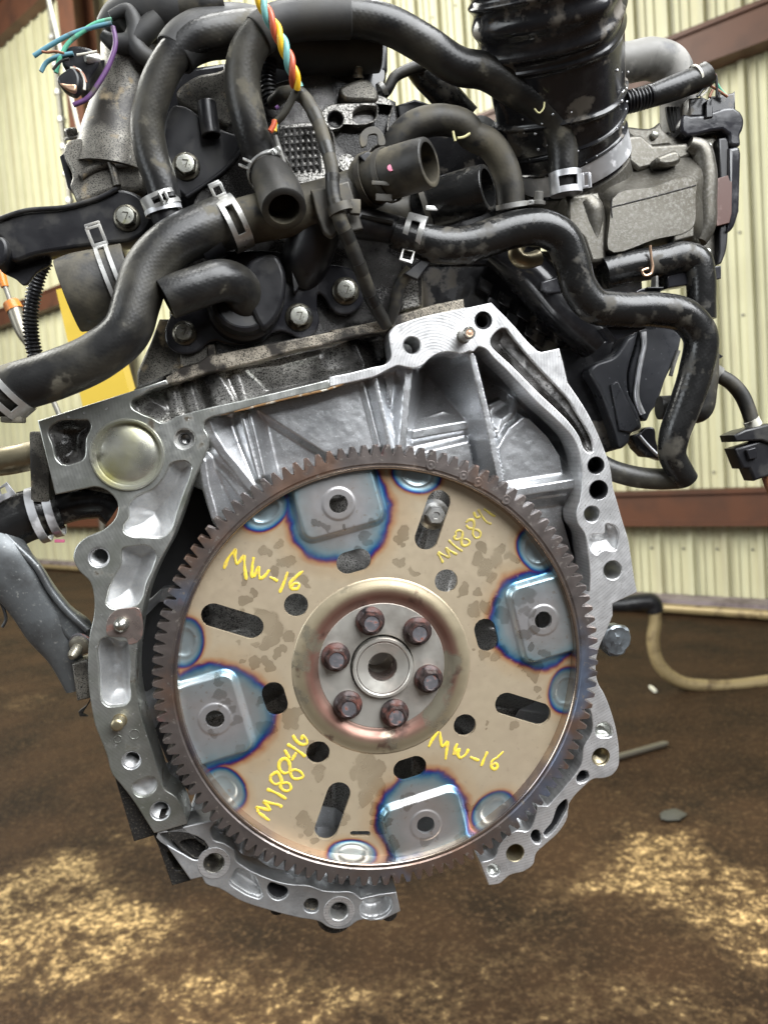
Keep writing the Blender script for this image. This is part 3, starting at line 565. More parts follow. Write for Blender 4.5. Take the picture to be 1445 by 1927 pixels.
def cavity(X, Y):
    Z = np.full(X.shape, -225.0)
    Z = plate_(Z, X, Y, [('b', '200 1000 1445 700 1600 1200 1560 1800 900 1925 420 1925 180 1500')], -88, 12)      # left bay
    Z = plate_(Z, X, Y, [('b', '640 940 1445 720'), ('c', '0 820 320 740 480 1420 300 1500 0 1520')], -70, 7)       # bright panel
    Z = plate_(Z, X, Y, [('c', '480 700 660 640 640 1200 590 1210')], -84, 6)
    Z = plate_(Z, X, Y, [('c', '780 1130 1120 1020 1300 1080 1400 1700 700 1700')], -128, 8)
    Z = plate_(Z, X, Y, [('c', '720 1300 1320 1170 1420 1700 680 1700')], -112, 8)
    Z = plate_(Z, X, Y, [('c', '700 1470 1340 1320 1440 1800 640 1800')], -92, 8)
    Z = rib(Z, X, Y, [('c', '740 1300 1270 1205')], -104, 8, 1.0, 6, -100)
    Z = plate_(Z, X, Y, [('d', '200 1000 420 900 560 1010 620 1100 480 1330 250 1400')], -120, 10)
    Z = plate_(Z, X, Y, [('d', '300 1400 420 1200 560 1090 650 1110 830 1290 950 1480 985 1720 700 1800 380 1880 330 1600')], -80, 9)
    Z = plate_(Z, X, Y, [('d', '500 1900 1060 1800'), ('J', '1010 1120 1060 1300 1130 1500 900 1500')], -100, 9)
    Z = rib(Z, X, Y, [('b', '575 1000 735 1600')], -56, 2.6, 1.3, 5); Z = rib(Z, X, Y, [('b', '650 995 785 1570')], -56, 2.2, 1.3, 4)
    Z = rib(Z, X, Y, [('b', '250 1080 290 1180 400 1360 520 1500 660 1680')], -40, 7, 1.0, 10, z2=-58)
    Z = rib(Z, X, Y, [('b', '215 1440 250 1680 330 1960')], -42, 6, 1.5, 8); Z = rib(Z, X, Y, [('b', '345 1560 430 1920')], -72, 3, 1.2, 5)
    Z = rib(Z, X, Y, [('b', '215 1440 300 1430 420 1560 600 1780')], -62, 6, .9, 8)
    Z = rib(Z, X, Y, [('c', '315 800 470 1400')], -62, 2.5, 2.0, 4); Z = rib(Z, X, Y, [('c', '425 770 565 1420')], -50, 4.0, 2.2, 5)
    Z = rib(Z, X, Y, [('c', '735 680 705 1000 670 1420')], -42, 6.5, 3.0, 5); Z = rib(Z, X, Y, [('c', '1310 560'), ('d', '70 570 200 1100 330 1720')], -40, 6.0, 3.4, 5)
    Z = rib(Z, X, Y, [('d', '480 1840 800 1790 1080 1745')], -62, 8, 1.4, 6); Z = rib(Z, X, Y, [('d', '480 1925 700 1890 1000 1850')], -76, 3, 1.2, 5)
    Z = rib(Z, X, Y, [('d', '250 1290 370 1270 400 1160 470 1110')], -98, 5, 1.0, 6, -90)
    Z = plate_(Z, X, Y, [('a', '300 700 430 505 500 520 535 640 600 830 640 900 400 1400 0 1400 100 1000')], -210, 5)   # dark starter opening
    # walls of the webs behind the plate
    rr_ = np.hypot(X, Y); Z = np.where(rr_ < 388, np.minimum(Z, -95-75*sstep(388, 355, rr_)), Z); Z = smax(Z, -118-np.maximum(0, np.abs(rr_-150)-8)*1.0, 12)
    for k in range(9):
        a = rad(-12+40*k); Z = rib(Z, X, Y, [('P', '%f %f %f %f' % (719+110*math.cos(a), 1256-110*math.sin(a), 719+390*math.cos(a+.05), 1256-390*math.sin(a+.05)))], -98, 6, 1.6, 8) if not (100 < math.degrees(a) % 360 < 175) else Z
    sd = sdpoly(X, Y, cav); e = sstep(-9, 0, sd); Z = Z*(1-e)+(np.maximum(Z, -70))*e
    return Z+1.2*(fbm(X*.05, Y*.05)-.5)
cb = (cav[:, 0].min(), cav[:, 0].max(), cav[:, 1].min(), cav[:, 1].max())
gaps = [np.array(loc2(T('P', q), -60)) for q in ('358 912 372 921 380 925 388 950 402 990 414 1014 380 1060 350 1110 330 1150 300 1135 258 1142 280 1080 308 1030 338 960', '256 1166 320 1162 322 1340 275 1345 258 1315 250 1250', '276 1392 322 1388 350 1450 405 1520 352 1546 322 1490 296 1450')]
def cmask(X, Y):
    m_ = sdpoly(X, Y, cav)-12
    for g_ in gaps: m_ = np.maximum(m_, -sdpoly(X, Y, g_))
    return m_
part(BLK, 'ribbed_cavity', relief(cb[0]-14, cb[1]+14, cb[2]-14, cb[3]+14, 1.9, cavity, lambda X, Y: np.maximum(cmask(X, Y), 384-np.hypot(X, Y)), 60), M['castin'], smooth=50, label='bright cast cavity with radiating ribs above the ring gear')
part(BLK, 'shade_tinted_cavity', relief(-386, 386, -386, 386, 3.0, cavity, lambda X, Y: np.maximum(cmask(X, Y), np.hypot(X, Y)-383), 30), M['groove'], smooth=50, label='cavity casting seen through the slots, darker colour standing in for shade')  # same cavity casting, its shade behind the flexplate put into a darker material
# floors of the flange pockets
def pocket(tr, z, k=.25, m='cast', seed=0, dep=-60, name='pocket_floor'):
    p = np.array([q[:2] for q in spline(loc2(tr, FL), True, 4)]); x0, x1, y0, y1 = p[:, 0].min(), p[:, 0].max(), p[:, 1].min(), p[:, 1].max(); w = min(x1-x0, y1-y0)
    def h(X, Y):
        sd = sdpoly(X, Y, p); t = np.clip(-sd/(w*.42), 0, 1)
        return FL-8+(z-FL+8)*(1-(1-t)**2)+k*22*(fbm(X*.045+seed, Y*.045+seed*3)-.5)
    part(BLK, name, relief(x0-6, x1+6, y0-6, y1+6, 2.2, h, lambda X, Y: sdpoly(X, Y, p)-5), M[m], smooth=180)
for j, tr in enumerate(holesL): pocket(tr, [-64, -62, -52, -66, -34][j], .16, ['cast', 'cast', 'oily', 'cast', 'cast'][j], j*5.3)
for j, tr in enumerate(holesR): pocket(tr, [-70, -44, -40, -60, -75, -60, -38][j], .14, ['oily', 'cast', 'machg', 'void', 'void', 'void', 'machg'][j], 40+j*3.1)
# bolt holes with threads and chamfers
def thole(t, px, py, r, d, depth=46, m='cast', thread=True, bottom=True, name='bolt_hole', mb=None, parent=None):
    c = V(px, py, d); k = sc(px, py, d); r = r*k; pf = [(r+1.5, 0.6), (r, -.8), (r-.6, -6)]
    z = -6
    while z > -depth:
        if thread: pf += [(r-1.0, z), (r-3.2, z-1.6), (r-1.0, z-3.2)]
        z -= 3.2 if thread else 8
        if not thread: pf.append((r-.8, z))
    if bottom: pf += [(r-3, -depth), (.01, -depth-5)]
    v, f = lathe(pf, c, (0, 0, 1), 26); f = f[:-1] if not bottom else f
    return part(t, name, (v, [q[::-1] for q in f if len(q) < 10]), M[mb or m], parent, smooth=30)
thole(BLK, 348, 826, 18.5, FL, 30, 'zinc', False); thole(BLK, 348, 826, 9.5, FL-12, 50, 'void', False)
v = lathe([(18.3, -13), (9.6, -13.5)], V(348, 826, FL), (0, 0, 1), 26); part(BLK, 'hole_step', (v[0], [q for q in v[1] if len(q) < 10]), M['zinc'])
thole(BLK, 187, 1049, 18.5, FL, 60, 'cast', True); thole(BLK, 248, 1431, 16.7, FL, 60, 'cast', True, True); thole(BLK, 302, 1526, 17.7, FL, 60, 'cast', True)
for x, y, r, m, th_ in ((775, 650, 15.7, 'cast', False), (909, 603, 15.2, 'void', True), (1120.7, 876, 15.2, 'void', False), (1125.7, 922, 17.2, 'void', False), (1113, 967.5, 15.2, 'cast', False), (1152, 1073, 17.7, 'cast', False)): thole(BLK, x, y, r, FL, 72, m, th_, x not in (1113, 1152))
thole(BLK, 1130, 1424, 16.2, FL, 70, 'brass', True, False); thole(BLK, 969, 1605, 16.2, FL, 70, 'brass', False, False)
# dowels and studs
def pin(t, px, py, r, d0, h, m, tip=None, name='dowel_pin', dome=0, parent=None):
    c = V(px, py, d0); r = r*sc(px, py, d0); o = part(t, name, lathe([(r+2.5, -1), (r+2, .8), (r, 1), (r, h-2.5), (r-2.2, h), (r*.55, h+dome*.6), (.01, h+dome)], c, (0, 0, 1), 24), M[m], parent)
    if tip: part(t, 'tip', lathe([(r*.62, h+dome-.2), (r*.6, h+dome+.9), (r*.42, h+dome+.5), (r*.25, h+dome+1.1), (.01, h+dome+1.0)], c, (0, 0, 1), 20), M[tip], o)
pin(BLK, 872, 633, 11.5, FL, 46, 'pin', 'copper'); pin(BLK, 230, 1174, 13, FL, 14, 'pin', None, 'stud', 6); pin(BLK, 226, 1356, 11.5, FL, 28, 'brass', None, 'dowel_pin', 1)
for x, y, r in ((222.5, 1391, 6.5), (253.5, 1382, 9)):
    c = V(x, y, FL); v, f = lathe([(r-1, .2), (r-.6, 1.1), (r+.6, 1.1), (r+1, .2)], c, (0, 0, 1), 24); part(BLK, 'casting_mark', (v, [q for q in f if len(q) < 10]), M['machg'])
part(BLK, 'stud_pad', prism(T('G', '580 1390 590 1340 625 1300 690 1285 760 1290 770 1320 750 1470 700 1480 690 1450 620 1440 585 1430'), FL-3, FL+1.2, [circ(230, 1174, 14, FL)], .6), M['hubtan'], label='brown stained pad around the domed stud')
# core plug
cp = V(240, 856, FL); kp = sc(240, 856, FL); part(BLK, 'core_plug', lathe([(68*kp, -9), (68*kp, 2), (66.5*kp, 4), (64*kp, 4), (62.5*kp, 1), (60*kp, -7), (57.5*kp, -9), (54*kp, -6.5), (44*kp, -3), (26*kp, -.5), (.01, .4)], cp, (0, 0, 1), 64), M['freeze'])
# body of the block behind
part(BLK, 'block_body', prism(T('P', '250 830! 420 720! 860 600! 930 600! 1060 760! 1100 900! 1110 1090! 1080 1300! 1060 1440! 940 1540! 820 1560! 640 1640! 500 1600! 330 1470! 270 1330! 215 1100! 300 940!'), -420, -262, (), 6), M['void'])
part(BLK, 'block_body', prism(T('P', '90 800! 300 735! 700 620! 890 578! 950 640! 880 640! 760 680! 420 770! 330 850! 250 940! 130 915!'), -330, -112, (), 6), M['dirty'])
part(BLK, 'side_boss', box(V(88, 878, -120), 34, 130, 90, b=6), M['dirty']); 
# right flank zinc plug end
c = V(1160, 1205, -60); part(BLK, 'crushed_plug', lathe([(22, -50), (31, -36), (33.5, -6), (32, 0), (28, 3), (18, 1.5), (9, 4), (.01, 2.5)], c, (.12, .02, 1), 40, fn=lambda a, i: 1+(.05*math.sin(3*a)+.035*math.sin(7*a+i)+.03*math.sin(11*a+2*i)) ), M['crush'], smooth=25, label='crushed zinc plated round plug on the right flank')
# gritty iron brackets at the lower left
part(BLK, 'iron_bracket', prism(T('H', '375 1170! 460 1240! 640 1510! 490 1555!'), -110, -52, (), 2), M['grit']); part(BLK, 'iron_bracket', prism(T('H', '600 1500! 700 1560! 845 1760! 835 1790! 720 1822! 640 1590!'), -110, -50, [T('H', '700 1610 740 1605 800 1680 810 1700 740 1725 725 1700')], 2), M['grit'])
part(BLK, 'grit_slot', prism(T('H', '640 1405! 700 1395! 930 1580! 945 1610 870 1665 800 1630 720 1540'), -60, FL-4, [T('H', '770 1560 830 1540 920 1570 900 1640 870 1650 830 1625')], 2), M['grit'])
part(BLK, 'grit_slot', prism(T('H', '740 1530! 940 1530! 940 1670! 800 1670!'), -80, -50, (), 2), M['grit'])

# ------------------------------------------------------------------ oil pan rim at the bottom
PAN = thing('oil_pan_rim', 'cast aluminium oil pan rim curving under the ring gear at lower left', 'oil pan', (560, 1740, -60))
pan = T('H', '630 1500! 680 1490! 810 1460! 960 1425! 1000 1420!') + T('N', '430 1000! 385 1050 400 1115 470 1140 528 1185 540 1240 600 1290 700 1340 860 1390 1000 1402 1080 1430 1150 1437 1260 1442 1312 1480! 1430 1452! 1530 1440! 1555 1560! 1440 1618! 1290 1622 1235 1660 1180 1672 1110 1660 1060 1628 930 1602 750 1556 560 1492 440 1422 350 1388 330 1350!') + T('H', '830 1787!')
panh = [T('N', s) for s in ('500 1375 520 1330 545 1298 600 1310 660 1350 685 1410 702 1465 690 1478 640 1470 560 1430', '735 1405 750 1385 800 1395 855 1420 862 1450 830 1482 795 1490 750 1465', '958 1520 985 1485 1040 1490 1050 1520 1040 1560 1000 1568 965 1550', '1312 1510 1335 1488 1420 1478 1490 1470 1505 1500 1490 1560 1340 1602 1315 1585')] + [T('H', '640 1510 700 1500 940 1590 945 1610 870 1665 790 1630')]
part(PAN, 'rim_face', prism(pan, -88, FL-4, panh+[circ(403, 1624, 18.5, FL-4), circ(638, 1715, 17.5, FL-4)], 2.4), M['cast'])
for j, tr in enumerate(panh[:4]):
    p = np.array([q[:2] for q in spline(loc2(tr, FL-4), True, 4)]); w = 40
    def h(X, Y, p=p, j=j):
        sd = sdpoly(X, Y, p); t = np.clip(-sd/14, 0, 1); return FL-12-(24 if j != 1 else 40)*(1-(1-t)**2)+2.5*(fbm(X*.06+j*9, Y*.06)-.5)
    part(PAN, 'pocket_floor', relief(p[:, 0].min()-6, p[:, 0].max()+6, p[:, 1].min()-6, p[:, 1].max()+6, 2.2, h, lambda X, Y, p=p: sdpoly(X, Y, p)-5), M[['cast', 'void', 'dirty', 'cast'][j]], smooth=180)
thole(PAN, 403, 1624, 18.2, FL-4, 64, 'dirty', False, False); thole(PAN, 638, 1715, 17.2, FL-4, 64, 'zinc', False, False)
for x, y in ((403, 1624), (638, 1715)):
    c = V(x, y, FL-4); v, f = lathe([(20, -1), (20.5, 1.0), (30, 1.3), (31, -1)], c, (0, 0, 1), 40); part(PAN, 'hole_boss', (v, [q for q in f if len(q) < 20]), M['mach'])
part(PAN, 'drip_boss', lathe([(36, -40), (38, -10), (30, 2), (.01, 6)], V(632, 1728, -62), (0, 0, 1), 24), M['grit']); part(PAN, 'drip_boss', lathe([(14, -30), (14, -4), (.01, 0)], V(522, 1712, -60), (0, 0, 1), 18), M['grit']); part(PAN, 'drip_boss', lathe([(16, -30), (16, -4), (.01, 0)], V(733, 1722, -60), (0, 0, 1), 18), M['grit'])
def innerwall(X, Y):                           # cast scallops seen between the teeth
    return -62+10*np.sin(X*.09)*np.cos(Y*.05)+8*(fbm(X*.05, Y*.05)-.5)
ip = np.array(loc2(T('N', '420 1060 560 1180 760 1300 1000 1380 1260 1420 1440 1440 1440 1330 1200 1330 900 1250 600 1080'), -60))
part(PAN, 'inner_wall', relief(ip[:, 0].min(), ip[:, 0].max(), ip[:, 1].min(), ip[:, 1].max(), 3, innerwall, lambda X, Y: sdpoly(X, Y, ip)), M['castin'], smooth=180)

# ------------------------------------------------------------------ flexplate
FX = thing('flexplate', 'heat tinted tan steel flexplate with toothed ring gear, blue weld marks and yellow writing', 'flexplate', (719, 1256, -20))
PADA = [105.5-90*k for k in range(4)]; LENS = [126.5, 80.5, 36.5, -9.0, -53.0, -98.4, -142.6, 171.5]; RO = 371.0
def rot(X, Y, a): a = rad(a); return X*math.cos(a)+Y*math.sin(a), -X*math.sin(a)+Y*math.cos(a)
def rbox(u, v, hu, hv, r): q1 = np.abs(u)-hu+r; q2 = np.abs(v)-hv+r; return np.hypot(np.maximum(q1, 0), np.maximum(q2, 0))+np.minimum(np.maximum(q1, q2), 0)-r
def cap(u, v, u0, u1, r): t = np.clip((u-u0)/(u1-u0), 0, 1); return np.hypot(u-u0-(u1-u0)*t, v)-r
def fholes(X, Y):
    d = np.full(X.shape, 1e9)
    for k in range(4):
        u, v = rot(X, Y, PADA[k]); d = np.minimum(d, np.hypot(u-319.3, v)-17); d = np.minimum(d, cap(v, u-207.5, -11.5, 11.5, 21))
        u, v = rot(X, Y, 143.4-90*k); d = np.minimum(d, np.hypot(u-201, v)-22)
        u, v = rot(X, Y, 161.6-90*k); d = np.minimum(d, cap(u, v, 256, 327, 22.5))
    p = loc2(T('N', '1262 1081 1352 1081'), 0); D, _ = sdline(X, Y, p); return np.minimum(d, D-5.5)
def fmask(X, Y): r = np.hypot(X, Y); return np.maximum(np.maximum(r-RO, 168-r), -fholes(X, Y))
def pads(X, Y):
    d = np.full(X.shape, 1e9)
    for a in PADA: u, v = rot(X, Y, a); d = np.minimum(d, rbox(u-330, v, 66, 80, 24))
    return d
def lens(X, Y):
    d = np.full(X.shape, 1e9)
    for j, a in enumerate(LENS):
        u, v = rot(X, Y, a); d = np.minimum(d, (np.sqrt(((u-366)/(34 if j != 5 else 27))**2+(v/47)**2)-1)*30)
    return d
def fheight(X, Y):
    r = np.hypot(X, Y); pd = pads(X, Y); ln = lens(X, Y)
    Z = 12*sstep(4, -8, pd); Z = Z-3.5*sstep(2, -22, ln)+1.0*np.exp(-((ln+13+5*(fbm(X*.03, Y*.03)-.5))/2.2)**2)
    for a in PADA: u, v = rot(X, Y, a); q = np.hypot(u-319.3, v); Z = Z+1.4*sstep(31, 28, q)
    return Z+26*sstep(358, 370, r)*0+.5*(fbm(X*.012, Y*.012)-.5)
def heatf(x, y):
    d = np.full(x.shape, 1e9)
    for j, a in enumerate(PADA):
        u, v = rot(x, y, a); c = np.hypot((u-304)*(.98), v*.98)-(95, 86, 82, 88)[j]; b = rbox(u-336, v, 60, 82, 30)
        h = np.clip(.5+.5*(b-c)/30, 0, 1); d = np.minimum(d, b*(1-h)+c*h-30*h*(1-h))
    d = d+34*(fbm(x*.011+5, y*.011+9)-.5)+8*(fbm(x*.05, y*.05)-.5); l = lens(x, y)*2.5-5
    return np.minimum(d-6, np.maximum(l, -30))
OILB = [('L', '1040 545 30 1080 560 30 1200 570 26 1390 530 30 1330 620 34 1360 660 30 1300 700 26 590 880 30 600 870 20 720 720 40 765 725 30 800 670 25 840 790 45 870 770 35 800 850 35 890 860 30 950 900 45 970 940 30 650 965 35 600 1020 45 590 1050 40 700 1110 60 740 1150 80 780 1200 70 730 1280 60 770 1250 60 870 1240 50 830 1320 30 800 1350 35 650 1300 30 560 1280 22 590 1400 25 660 1410 45 740 1420 50'),
 ('M', '680 690 50 650 760 45 700 800 60 760 770 60 800 700 40 850 750 40 880 760 30 740 880 45 680 840 50 560 950 45 650 980 40 620 1090 60 700 1050 50 770 1030 40 800 1090 35 810 1120 40 690 1350 45 760 1370 40 800 1340 35 620 1320 25 170 800 40 260 840 35 200 600 45 190 680 30 160 640 40 930 940 50 900 1000 45 960 980 50 920 1060 30 960 1100 40 980 1190 40 1000 900 30 960 1300 30 930 1220 45 1060 1330 40 950 1420 50 1000 1445 40'),
 ('N', '870 370 70 920 330 50 740 430 40 700 260 40 440 100 30 430 200 45 480 250 30 520 300 36 550 370 30 390 455 36 560 545 34 690 430 30 1040 680 50 1050 720 35 1010 540 40 1260 700 50 1250 740 40 1340 650 60 1380 720 70 1400 800 60 960 980 50 990 1050 50 960 1000 60 1030 1130 40 930 1090 22 1200 1020 40 1230 980 35 1310 880 40 1400 900 40 450 120 25'),
 ('O', '30 620 70 40 720 80 100 640 60 20 820 60 110 900 60 100 1000 60 150 960 30 260 850 60 370 1060 40 420 1030 30 900 390 45 1010 100 45 1030 180 35 1045 230 18 990 60 45 690 870 40 640 870 40 560 1040 40 180 1080 50 730 410 16 735 380 14'), ('Q', '900 120 50 830 100 40 700 130 30 580 140 30 1210 320 26 1290 600 40 1300 700 40')]
OB = []
for c, s in OILB:
    w = list(map(float, s.split())); ox, oy, k = CROP[c]
    for j in range(0, len(w), 3): q = V(ox+w[j]/k, oy+w[j+1]/k, 0); OB.append((q[0], q[1], w[j+2]/k*.9))
def oilf(x, y):
    s = np.zeros(x.shape)
    wx = x+14*(fbm(x*.05, y*.05, 5)-.5)*2; wy = y+14*(fbm(x*.05+40, y*.05+9, 5)-.5)*2
    for a, b, r in OB: s = np.maximum(s, np.clip(1.0-(np.hypot(wx-a, wy-b)/r)*.5, 0, 1))
    return s
pl_=relief(-RO-2, RO+2, -RO-2, RO+2, 1.75, fheight, fmask, 9, {'tint': heatf, 'oil': oilf})
part(FX, 'plate', pl_, M['plate'], smooth=50)
# pressed annular bead
pf = [(118, -6), (121, -4.2), (124, -3.6), (128, -2.2), (133, 2.0), (139, 5.0), (145, 6.2), (151, 5.6), (157, 3.8), (162, 1.8), (166, .6), (169.5, .15), (169.5, -6)]
a_ = lathe(pf, (0, 0, 0), (0, 0, 1), 144); a_ = (a_[0], [q for q in a_[1] if len(q) < 10], {'rr': np.hypot(np.array(a_[0])[:, 0], np.array(a_[0])[:, 1])})
part(FX, 'pressed_bead', a_, M['bead'], smooth=180)
# hub disc with crank nose and six bolts
hb = part(FX, 'hub_disc', lathe([(60, -14), (60, -5), (61, -3.4), (119, -3.4), (120.5, -5), (120.5, -9)], (0, 0, 0), (0, 0, 1), 96), M['steelhub'])
hb.data.polygons[-1].material_index = 0
bm = bmesh.new(); bm.from_mesh(hb.data); bmesh.ops.delete(bm, geom=[q for q in bm.faces if len(q.verts) > 8], context='FACES'); bm.to_mesh(hb.data); bm.free()
nose = lathe([(57.5, -30), (57.5, 4), (56.5, 5.4), (52, 5.6), (50.8, 4.2), (49.5, 3.2), (48, 3.6), (29, -1.5), (27.5, -4), (27, -30), (26, -60), (25.5, -62), (25.5, -110), (.01, -112)], (1, -2, 0), (0, 0, 1), 64, cap0=False)
ns = part(FX, 'crank_nose', nose, M['steelhub'], smooth=28)
v, f = lathe([(50.7, 4.0), (49.6, 3.0), (48.6, 3.55), (49.6, 3.7)], (1, -2, 0), (0, 0, 1), 64); part(FX, 'rust_ring', (v, [q for q in f if len(q) < 10]), M['rust'], ns)
v, f = lathe([(26.9, -7), (26.6, -36), (26, -58)], (1, -2, 0), (0, 0, 1), 40); part(FX, 'rusty_bore', (v, [q[::-1] for q in f if len(q) < 10]), M['hubtan'], ns)
v, f = lathe([(59.8, -13), (57.8, -13)], (1, -2, 0), (0, 0, 1), 48); part(FX, 'gap', (v, [q for q in f if len(q) < 10]), M['grit'], ns)
for j, (x, y) in enumerate([(697, 1169), (786, 1188), (632, 1237), (807, 1278), (655, 1327), (743, 1343)]):
    c = V(x, y, 4); c[2] = -3.4
    tor = lambda a, i: 1+(.085*math.cos(6*a+.5) if 4 <= i <= 7 else 0)
    bo = part(FX, 'crank_bolt', lathe([(26.5, 0), (27, 1.5), (27, 7), (25.5, 9), (20.5, 11.5), (19.5, 13), (19, 26), (17.6, 28.5), (15, 28.8), (13.8, 27.5), (13.2, 27.0)], c, (0, 0, 1), 48, fn=tor, rot=j*.7), M['rust'], smooth=35)
    part(FX, 'head_face', lathe([(13.6, 27.2), (12.6, 26.6), (6, 26.9), (3.2, 26.0), (.01, 25.8)], c, (0, 0, 1), 28), M['rusttop'], bo)
# ring gear
NT = 121; PH = 92.64; RF, RB = 26.0, -8.0
rows = []; angs = []; rad_o = []
for k in range(NT):
    for da, r in ((-.47, 397.5), (-.41, 398.8), (-.19, 414.8), (-.14, 416.4), (.14, 416.4), (.19, 414.8), (.41, 398.8), (.47, 397.5)):
        angs.append(rad(PH+(k+da)*360/NT)); rad_o.append(r)
angs = np.array(angs); ro = np.array(rad_o); n = len(angs); co_, si_ = np.cos(angs), np.sin(angs)
tip = sstep(400, 414, ro)
def rg(r, z): return np.c_[r*co_, r*si_, np.broadcast_to(z, r.shape)]
one = np.ones(n)
R_ = [rg(one*371.5, RB*one), rg(one*371.5, (RF-5)*one), rg(one*374, (RF-2.5)*one), rg(one*380, (RF-2.2)*one), rg(one*382.5, RF*one), rg(ro-2.2-tip*1.0, RF*one), rg(ro, (RF-2.6-tip*1.5)*one), rg(ro, (RB+2)*one), rg(ro-2, RB*one), rg(one*371.5, RB*one)]
f = []
for i in range(len(R_)-1):
    for j in range(n): k = (j+1) % n; f.append([i*n+j, (i+1)*n+j, (i+1)*n+k, i*n+k])
rgo = part(FX, 'ring_gear', (np.concatenate(R_), [q[::-1] for q in f]), M['ring'], smooth=30)
v, f = lathe([(372.2, RF-5.2), (372.2, RF-1.2), (373.4, RF+.2), (376.2, RF+.4), (378.2, RF-1.8)], (0, 0, 0), (0, 0, 1), 200); part(FX, 'ring_lip', (v, [q for q in f if len(q) < 10]), M['lip'], rgo)
v, f = lathe([(RO-1, -6), (RO-.6, 8), (371.8, RF-3)], (0, 0, 0), (0, 0, 1), 180); part(FX, 'rim_wall', (v, [q[::-1] for q in f if len(q) < 10]), M['lip'])
for x, y in [(p[0], p[1]) for p in T('c', '953 1577 1260 1675 1397 1737')+T('d', '413 1905')]:
    c = V(x, y, RF); part(FX, 'punch_mark', lathe([(9.2, -.3), (8.6, 1.1), (7.4, 1.4), (5.5, .7), (2.2, 1.5), (.01, 1.7)], c, (0, 0, 1), 22), M['ring'], rgo)
# yellow pen writing: thick flat strokes of paint
def stroke(p, d0, w, hgt=.45):
    L = [(*V(q[0], q[1], d0)[:2], False) for q in p]; s = spline(L, False, 6); s[:, :2] += rng.normal(0, .12, s.shape); C = np.c_[s, np.full(len(s), d0)]
    n_ = len(C); Tn = np.gradient(C, axis=0); Tn /= np.linalg.norm(Tn, axis=1)[:, None]; N_ = np.c_[-Tn[:, 1], Tn[:, 0], np.zeros(n_)]
    t = np.linspace(0, 1, n_); ww = w*(1+.18*np.sin(t*7+rng.random()*6)+.08*rng.standard_normal(n_))*np.clip(np.minimum(t, 1-t)*9+.55, 0, 1)
    v = np.concatenate([C-N_*ww[:, None]+[0, 0, -.2], C-N_*(ww*.6)[:, None]+[0, 0, hgt], C+N_*(ww*.6)[:, None]+[0, 0, hgt], C+N_*ww[:, None]+[0, 0, -.2]])
    f = [[a*n_+i, (a+1)*n_+i, (a+1)*n_+i+1, a*n_+i+1] for a in range(3) for i in range(n_-1)]
    return v, [q[::-1] for q in f]
def writing(crop, strokes, m, w, label):
    part(FX, 'paint_writing', join(*[stroke(T(crop, s), .6, w) for s in strokes]), M[m], smooth=60, label=label)
writing('m', ['165 460 220 320 340 170', '340 170 320 260 350 400', '350 400 400 340 450 260', '455 260 460 420 485 620', '590 290 570 420 565 590', '595 580 630 500 660 420', '660 420 665 540 690 610', '690 610 760 550 815 470', '815 580 870 600 935 640', '1075 500 1030 640 960 800', '1300 490 1200 570 1110 680 1130 740 1220 740 1240 680 1170 670 1130 720'], 'yellowp', 2.7, 'yellow handwritten MW-16 near the upper left slot')
writing('k', ['240 1330 190 1230 140 1150', '140 1120 230 1170 370 1230', '370 1230 340 1130 290 1040', '290 1040 400 1110 520 1170', '350 890 450 990 620 1110', '500 790 490 740 560 700 610 720 620 800 600 900 620 990 690 1000 760 940 720 880 650 870', '590 850 520 880 460 850 500 790', '690 550 740 500 830 510 850 580 830 680 830 800 880 850 950 830 970 760 900 690 860 690', '820 670 730 650 690 600', '920 290 990 410 1090 540 1180 580', '840 340 900 460 970 430', '1030 280 1130 350 1210 410 1260 430'], 'fadedp', 2.3, 'faded yellow handwritten M18846 near the upper right slot')
writing('j', ['360 1780 240 1690 150 1620', '150 1620 140 1560 115 1525', '115 1525 250 1560 380 1595', '380 1595 320 1500 240 1425', '240 1425 400 1465 540 1500 585 1535', '310 1210 400 1240 500 1290 665 1385', '560 1080 480 1120 390 1060 380 980 440 920 500 900 550 970 580 1070 560 1150 600 1220 680 1240 745 1200 740 1140 690 1090 640 1090 580 1110', '720 890 640 920 560 870 530 780 560 690 630 650 700 690 730 800 740 920 790 1010 880 1020 970 980 930 900 860 860 780 860 740 900', '680 390 780 450 900 530 1010 620', '630 490 690 590 730 650', '850 540 800 620 760 690', '780 220 820 300 890 370 980 400 1040 370 1030 310 960 240 940 310'], 'yellowp', 2.9, 'yellow handwritten M18846 running up the lower left')
writing('l', ['140 390 200 270 300 140', '320 140 330 260 350 390', '350 390 400 350 440 290', '450 290 430 430 410 590', '600 330 560 420 530 520', '560 520 600 440 650 420', '640 430 610 520 640 570', '640 570 720 520 780 420', '800 545 870 580 950 605', '1080 460 1030 570 980 695', '1340 460 1240 550 1150 620 1140 700 1190 750 1240 700 1210 650 1160 680'], 'yellowp', 2.7, 'yellow handwritten MW-16 near the lower right slot')
# bolt seen through the upper right slot
c = V(816, 968, -40); part(FX, 'converter_bolt', lathe([(30, -6), (30, 0), (24, 3), (22, 4)], c, (0, 0, 1), 30), M['zinc'])
part(FX, 'converter_bolt', lathe([(19, 3), (19, 20), (16, 23), (8, 23.5), (7, 21), (.01, 21)], c, (0, 0, 1), 6), M['zinc'], smooth=20)

